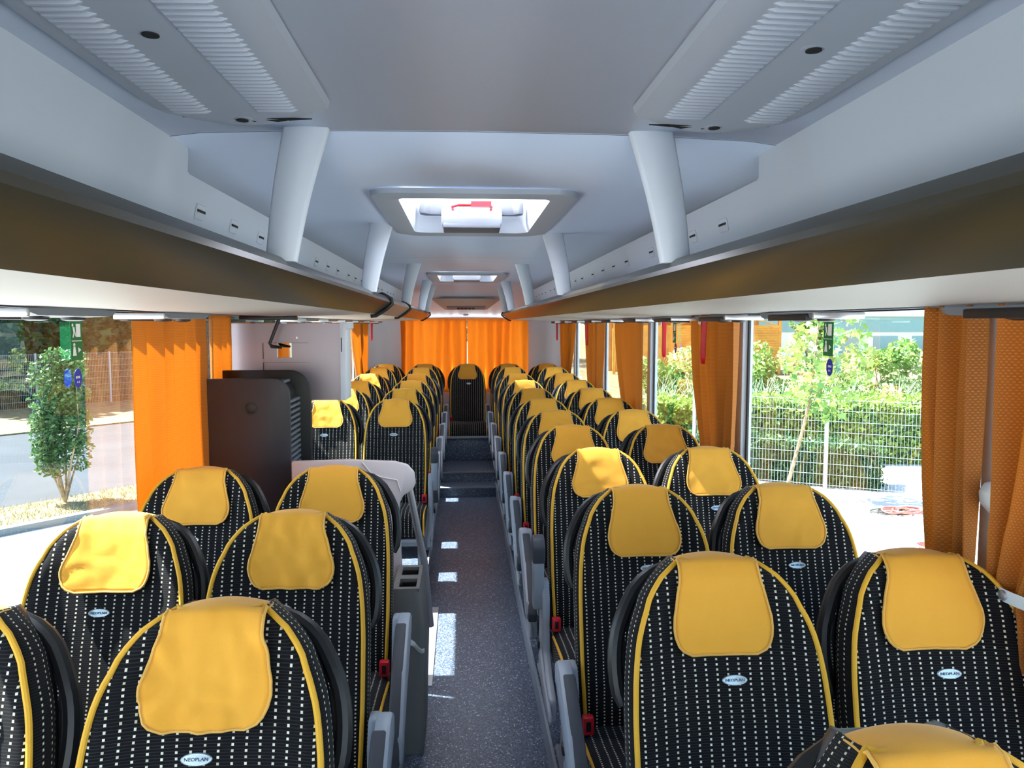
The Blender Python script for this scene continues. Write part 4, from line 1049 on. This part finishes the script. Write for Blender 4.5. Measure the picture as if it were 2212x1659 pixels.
# two people by the shed
def person(x, y, z, rz, hair, label, shirt, hh=1.68):
    t = empty('person', (x, y, z), label, 'person', None, rz)
    def skin(name, verts, edges, rad, m_, par):
        me = bpy.data.meshes.new(name); me.from_pydata(verts, edges, []); o = bpy.data.objects.new(name, me); COL.objects.link(o); o.parent = par
        sk_ = o.modifiers.new('skin', 'SKIN'); me.materials.append(M[m_])
        if not me.skin_vertices: me.skin_vertices.new()
        for i, r_ in enumerate(rad): me.skin_vertices[0].data[i].radius = (r_, r_) if not isinstance(r_, tuple) else r_
        me.skin_vertices[0].data[0].use_root = True
        ss = o.modifiers.new('sub', 'SUBSURF'); ss.levels = 1; ss.render_levels = 1; return o
    k = hh/1.7
    V = [(0, 0, .92), (0, 0, 1.15), (0, 0, 1.38), (0, 0, 1.47), (0, -.01, 1.56), (0, -.01, 1.66), (.17, 0, 1.37), (.22, -.03, 1.12), (.16, -.20, 1.08), (-.17, 0, 1.37), (-.22, 0, 1.12), (-.20, -.08, .88), (.09, 0, .86), (.10, 0, .48), (.10, .02, .07), (.11, -.12, .03), (-.09, 0, .86), (-.10, .02, .48), (-.10, .04, .07), (-.11, -.10, .03)]
    Eg = [(0, 1), (1, 2), (2, 3), (3, 4), (4, 5), (2, 6), (6, 7), (7, 8), (2, 9), (9, 10), (10, 11), (0, 12), (12, 13), (13, 14), (14, 15), (0, 16), (16, 17), (17, 18), (18, 19)]
    R_ = [(.15, .11), (.13, .10), (.14, .10), .055, .085, .075, .06, .045, .035, .06, .045, .035, .085, .06, .045, .035, .085, .06, .045, .035]
    V = [(a*k, b*k, c*k) for a, b, c in V]; body = skin('body', V, Eg, R_, 'skin', t)
    sv = [V[0], V[1], V[2], V[6], V[7], V[9], V[10]]; skin('shirt', sv, [(0, 1), (1, 2), (2, 3), (3, 4), (2, 5), (5, 6)], [(.17, .13), (.15, .12), (.165, .12), .075, .058, .075, .058], shirt, t)
    tv = [V[0], V[12], V[13], V[14], V[16], V[17], V[18]]; skin('trousers', tv, [(0, 1), (1, 2), (2, 3), (0, 4), (4, 5), (5, 6)], [(.16, .125), .10, .075, .06, .10, .075, .06], 'trouser', t)
    m = MB(); m.lathe([(.02, .13), (.07, .12), (.10, .07), (.105, 0), (.10, -.07), (.08, -.13)][::-1], (0, .02, 1.63*k), 14); m.build('hair', M[hair], t)
M['skin'] = mat('skin', srgb(205, 160, 135), .6); M['trouser'] = mat('trousers_grey', srgb(90, 92, 105), .8); M['shirtw'] = mat('white_shirt', srgb(235, 232, 232), .8)
M['hairr'] = mat('auburn_hair', srgb(140, 66, 40), .6); M['hairb'] = mat('brown_hair', srgb(95, 60, 44), .6)
person(13.45, 30.2, -.26, .5, 'hairr', 'person with auburn hair and white top standing at the shed corner, on the left', 'shirtw')
person(14.05, 30.3, -.26, -.5, 'hairb', 'person with brown hair and pale top standing to the right of the other', 'shirtw')
# trees behind on the right
def tree(x, y, z, h, r_, n_, mt, label, group, seed, size=.16, low=.35):
    rnd = random.Random(seed); t = empty('tree', (x, y, z), label, 'tree', group); m = MB(); m.tube([(0, 0, 0), (.1, 0, h*.3), (-.05, 0, h*.6), (0, 0, h*.9)], [.16, .13, .09, .03], 8); m.build('trunk', M['bark'], t)
    m = MB()
    for q in range(max(6, n_//260)):
        a = rnd.uniform(0, 6.28); rr_ = rnd.uniform(0, .7)*r_; zz = h*rnd.uniform(low, .95); leaves(m, (math.cos(a)*rr_, math.sin(a)*rr_, zz), (r_*.42, r_*.42, h*.13), 260, size, rnd, .4)
    m.build('foliage', M[mt], t, smooth=False, fix=False)
tree(17.2, 36, -.3, 6.5, 1.7, 4600, 'leafm', 'green tree between the shed and the pale building', None, 21, .16, .15)
tree(2.0, 44, -.3, 9, 4, 5200, 'leafd', 'dark tree behind the timber shed', None, 22, .2, .2)
tree(-2.5, 40, -.3, 9, 4, 5200, 'leafm', 'tree seen past the rear of the coach', None, 23, .2, .2)
# left side: shrub in the verge, dark trees, fence, grass
t = empty('slender_shrub', (-6.35, 12.55, GZ+.07), 'slender multi-stemmed shrub in the dry verge outside the left window', 'shrub')
rnd = random.Random(5); m = MB(); tips = []
for q in range(9):
    a = rnd.uniform(0, 6.28); L = rnd.uniform(.15, .42); h = rnd.uniform(1.3, 2.35)
    p = [(0, 0, 0), (math.cos(a)*L*.35, math.sin(a)*L*.3, h*.25), (math.cos(a)*L*.9, math.sin(a)*L*.6, h*.55), (math.cos(a)*L*.8, math.sin(a)*L*.5, h)]; m.tube(p, [.022, .014, .010, .005], 6); tips.append(p)
m.build('stem', M['bark'], t); m = MB()
for p in tips:
    for u in (.45, .6, .75, .9, 1.0):
        c = smooth_tab([(0, p[0]), (.25, p[1]), (.55, p[2]), (1, p[3])], u); leaves(m, c, (.20, .2, .16), 120, .042, rnd, .2)
for q in range(5): leaves(m, (rnd.uniform(-.15, .15), 0, 1.7+q*.16), (.2, .2, .14), 200, .042, rnd, .2)
m.build('foliage', M['leafs'], t, smooth=False, fix=False)
m = MB()
for q in range(9000):
    u = rnd.uniform(0, 1); v = rnd.uniform(.2, 1.48); p = A0+(B0-A0)*(.25+u*.5)+n*v; blen = rnd.uniform(.03, .09); a = rnd.uniform(0, 6.28)
    dx, dy = math.cos(a)*.006, math.sin(a)*.006; z = GZ+.07; m.face([(p.x-dx, p.y-dy, z), (p.x+dx, p.y+dy, z), (p.x+rnd.uniform(-.05, .05), p.y+rnd.uniform(-.05, .05), z+blen)])
tag(m.build('verge_grass', M['straw'], fix=False, smooth=False), 'short dry grass on the verge by the kerb', 'grass', None, 'stuff')
P1 = A0+n*10.3; Q1 = B0+n*10.3
fence((-24, 15.5), (-10.5, 32), 1.9, 'tall grey wire fence beyond the road on the left', 2.5)
lt = 'dark trees beyond the road on the left'
for i, (x, y, h) in enumerate(((-22, 25, 10), (-18.2, 28, 11), (-14.4, 31, 11), (-10.4, 33.5, 10), (-6.2, 37, 11))):
    tree(x, y, GZ, h, 2.5, 9000, 'leafx', 'dark leafy tree beyond the fence on the left, %s from the left' % ORDN[i].replace('nearest', 'first'), lt, 40+i, .27, .06)
hd = hedge(-11, 11, -1.2, 1.2, 0, 3.4, 0, 16000, .17, 'leafx', 'tall dense dark hedge behind the wire fence on the left', 77)
hd.location = (-14.5, 29.5, GZ); hd.rotation_euler = (0, 0, math.atan2(16.5, 13.5)); hd.scale = (1, 1, 1)
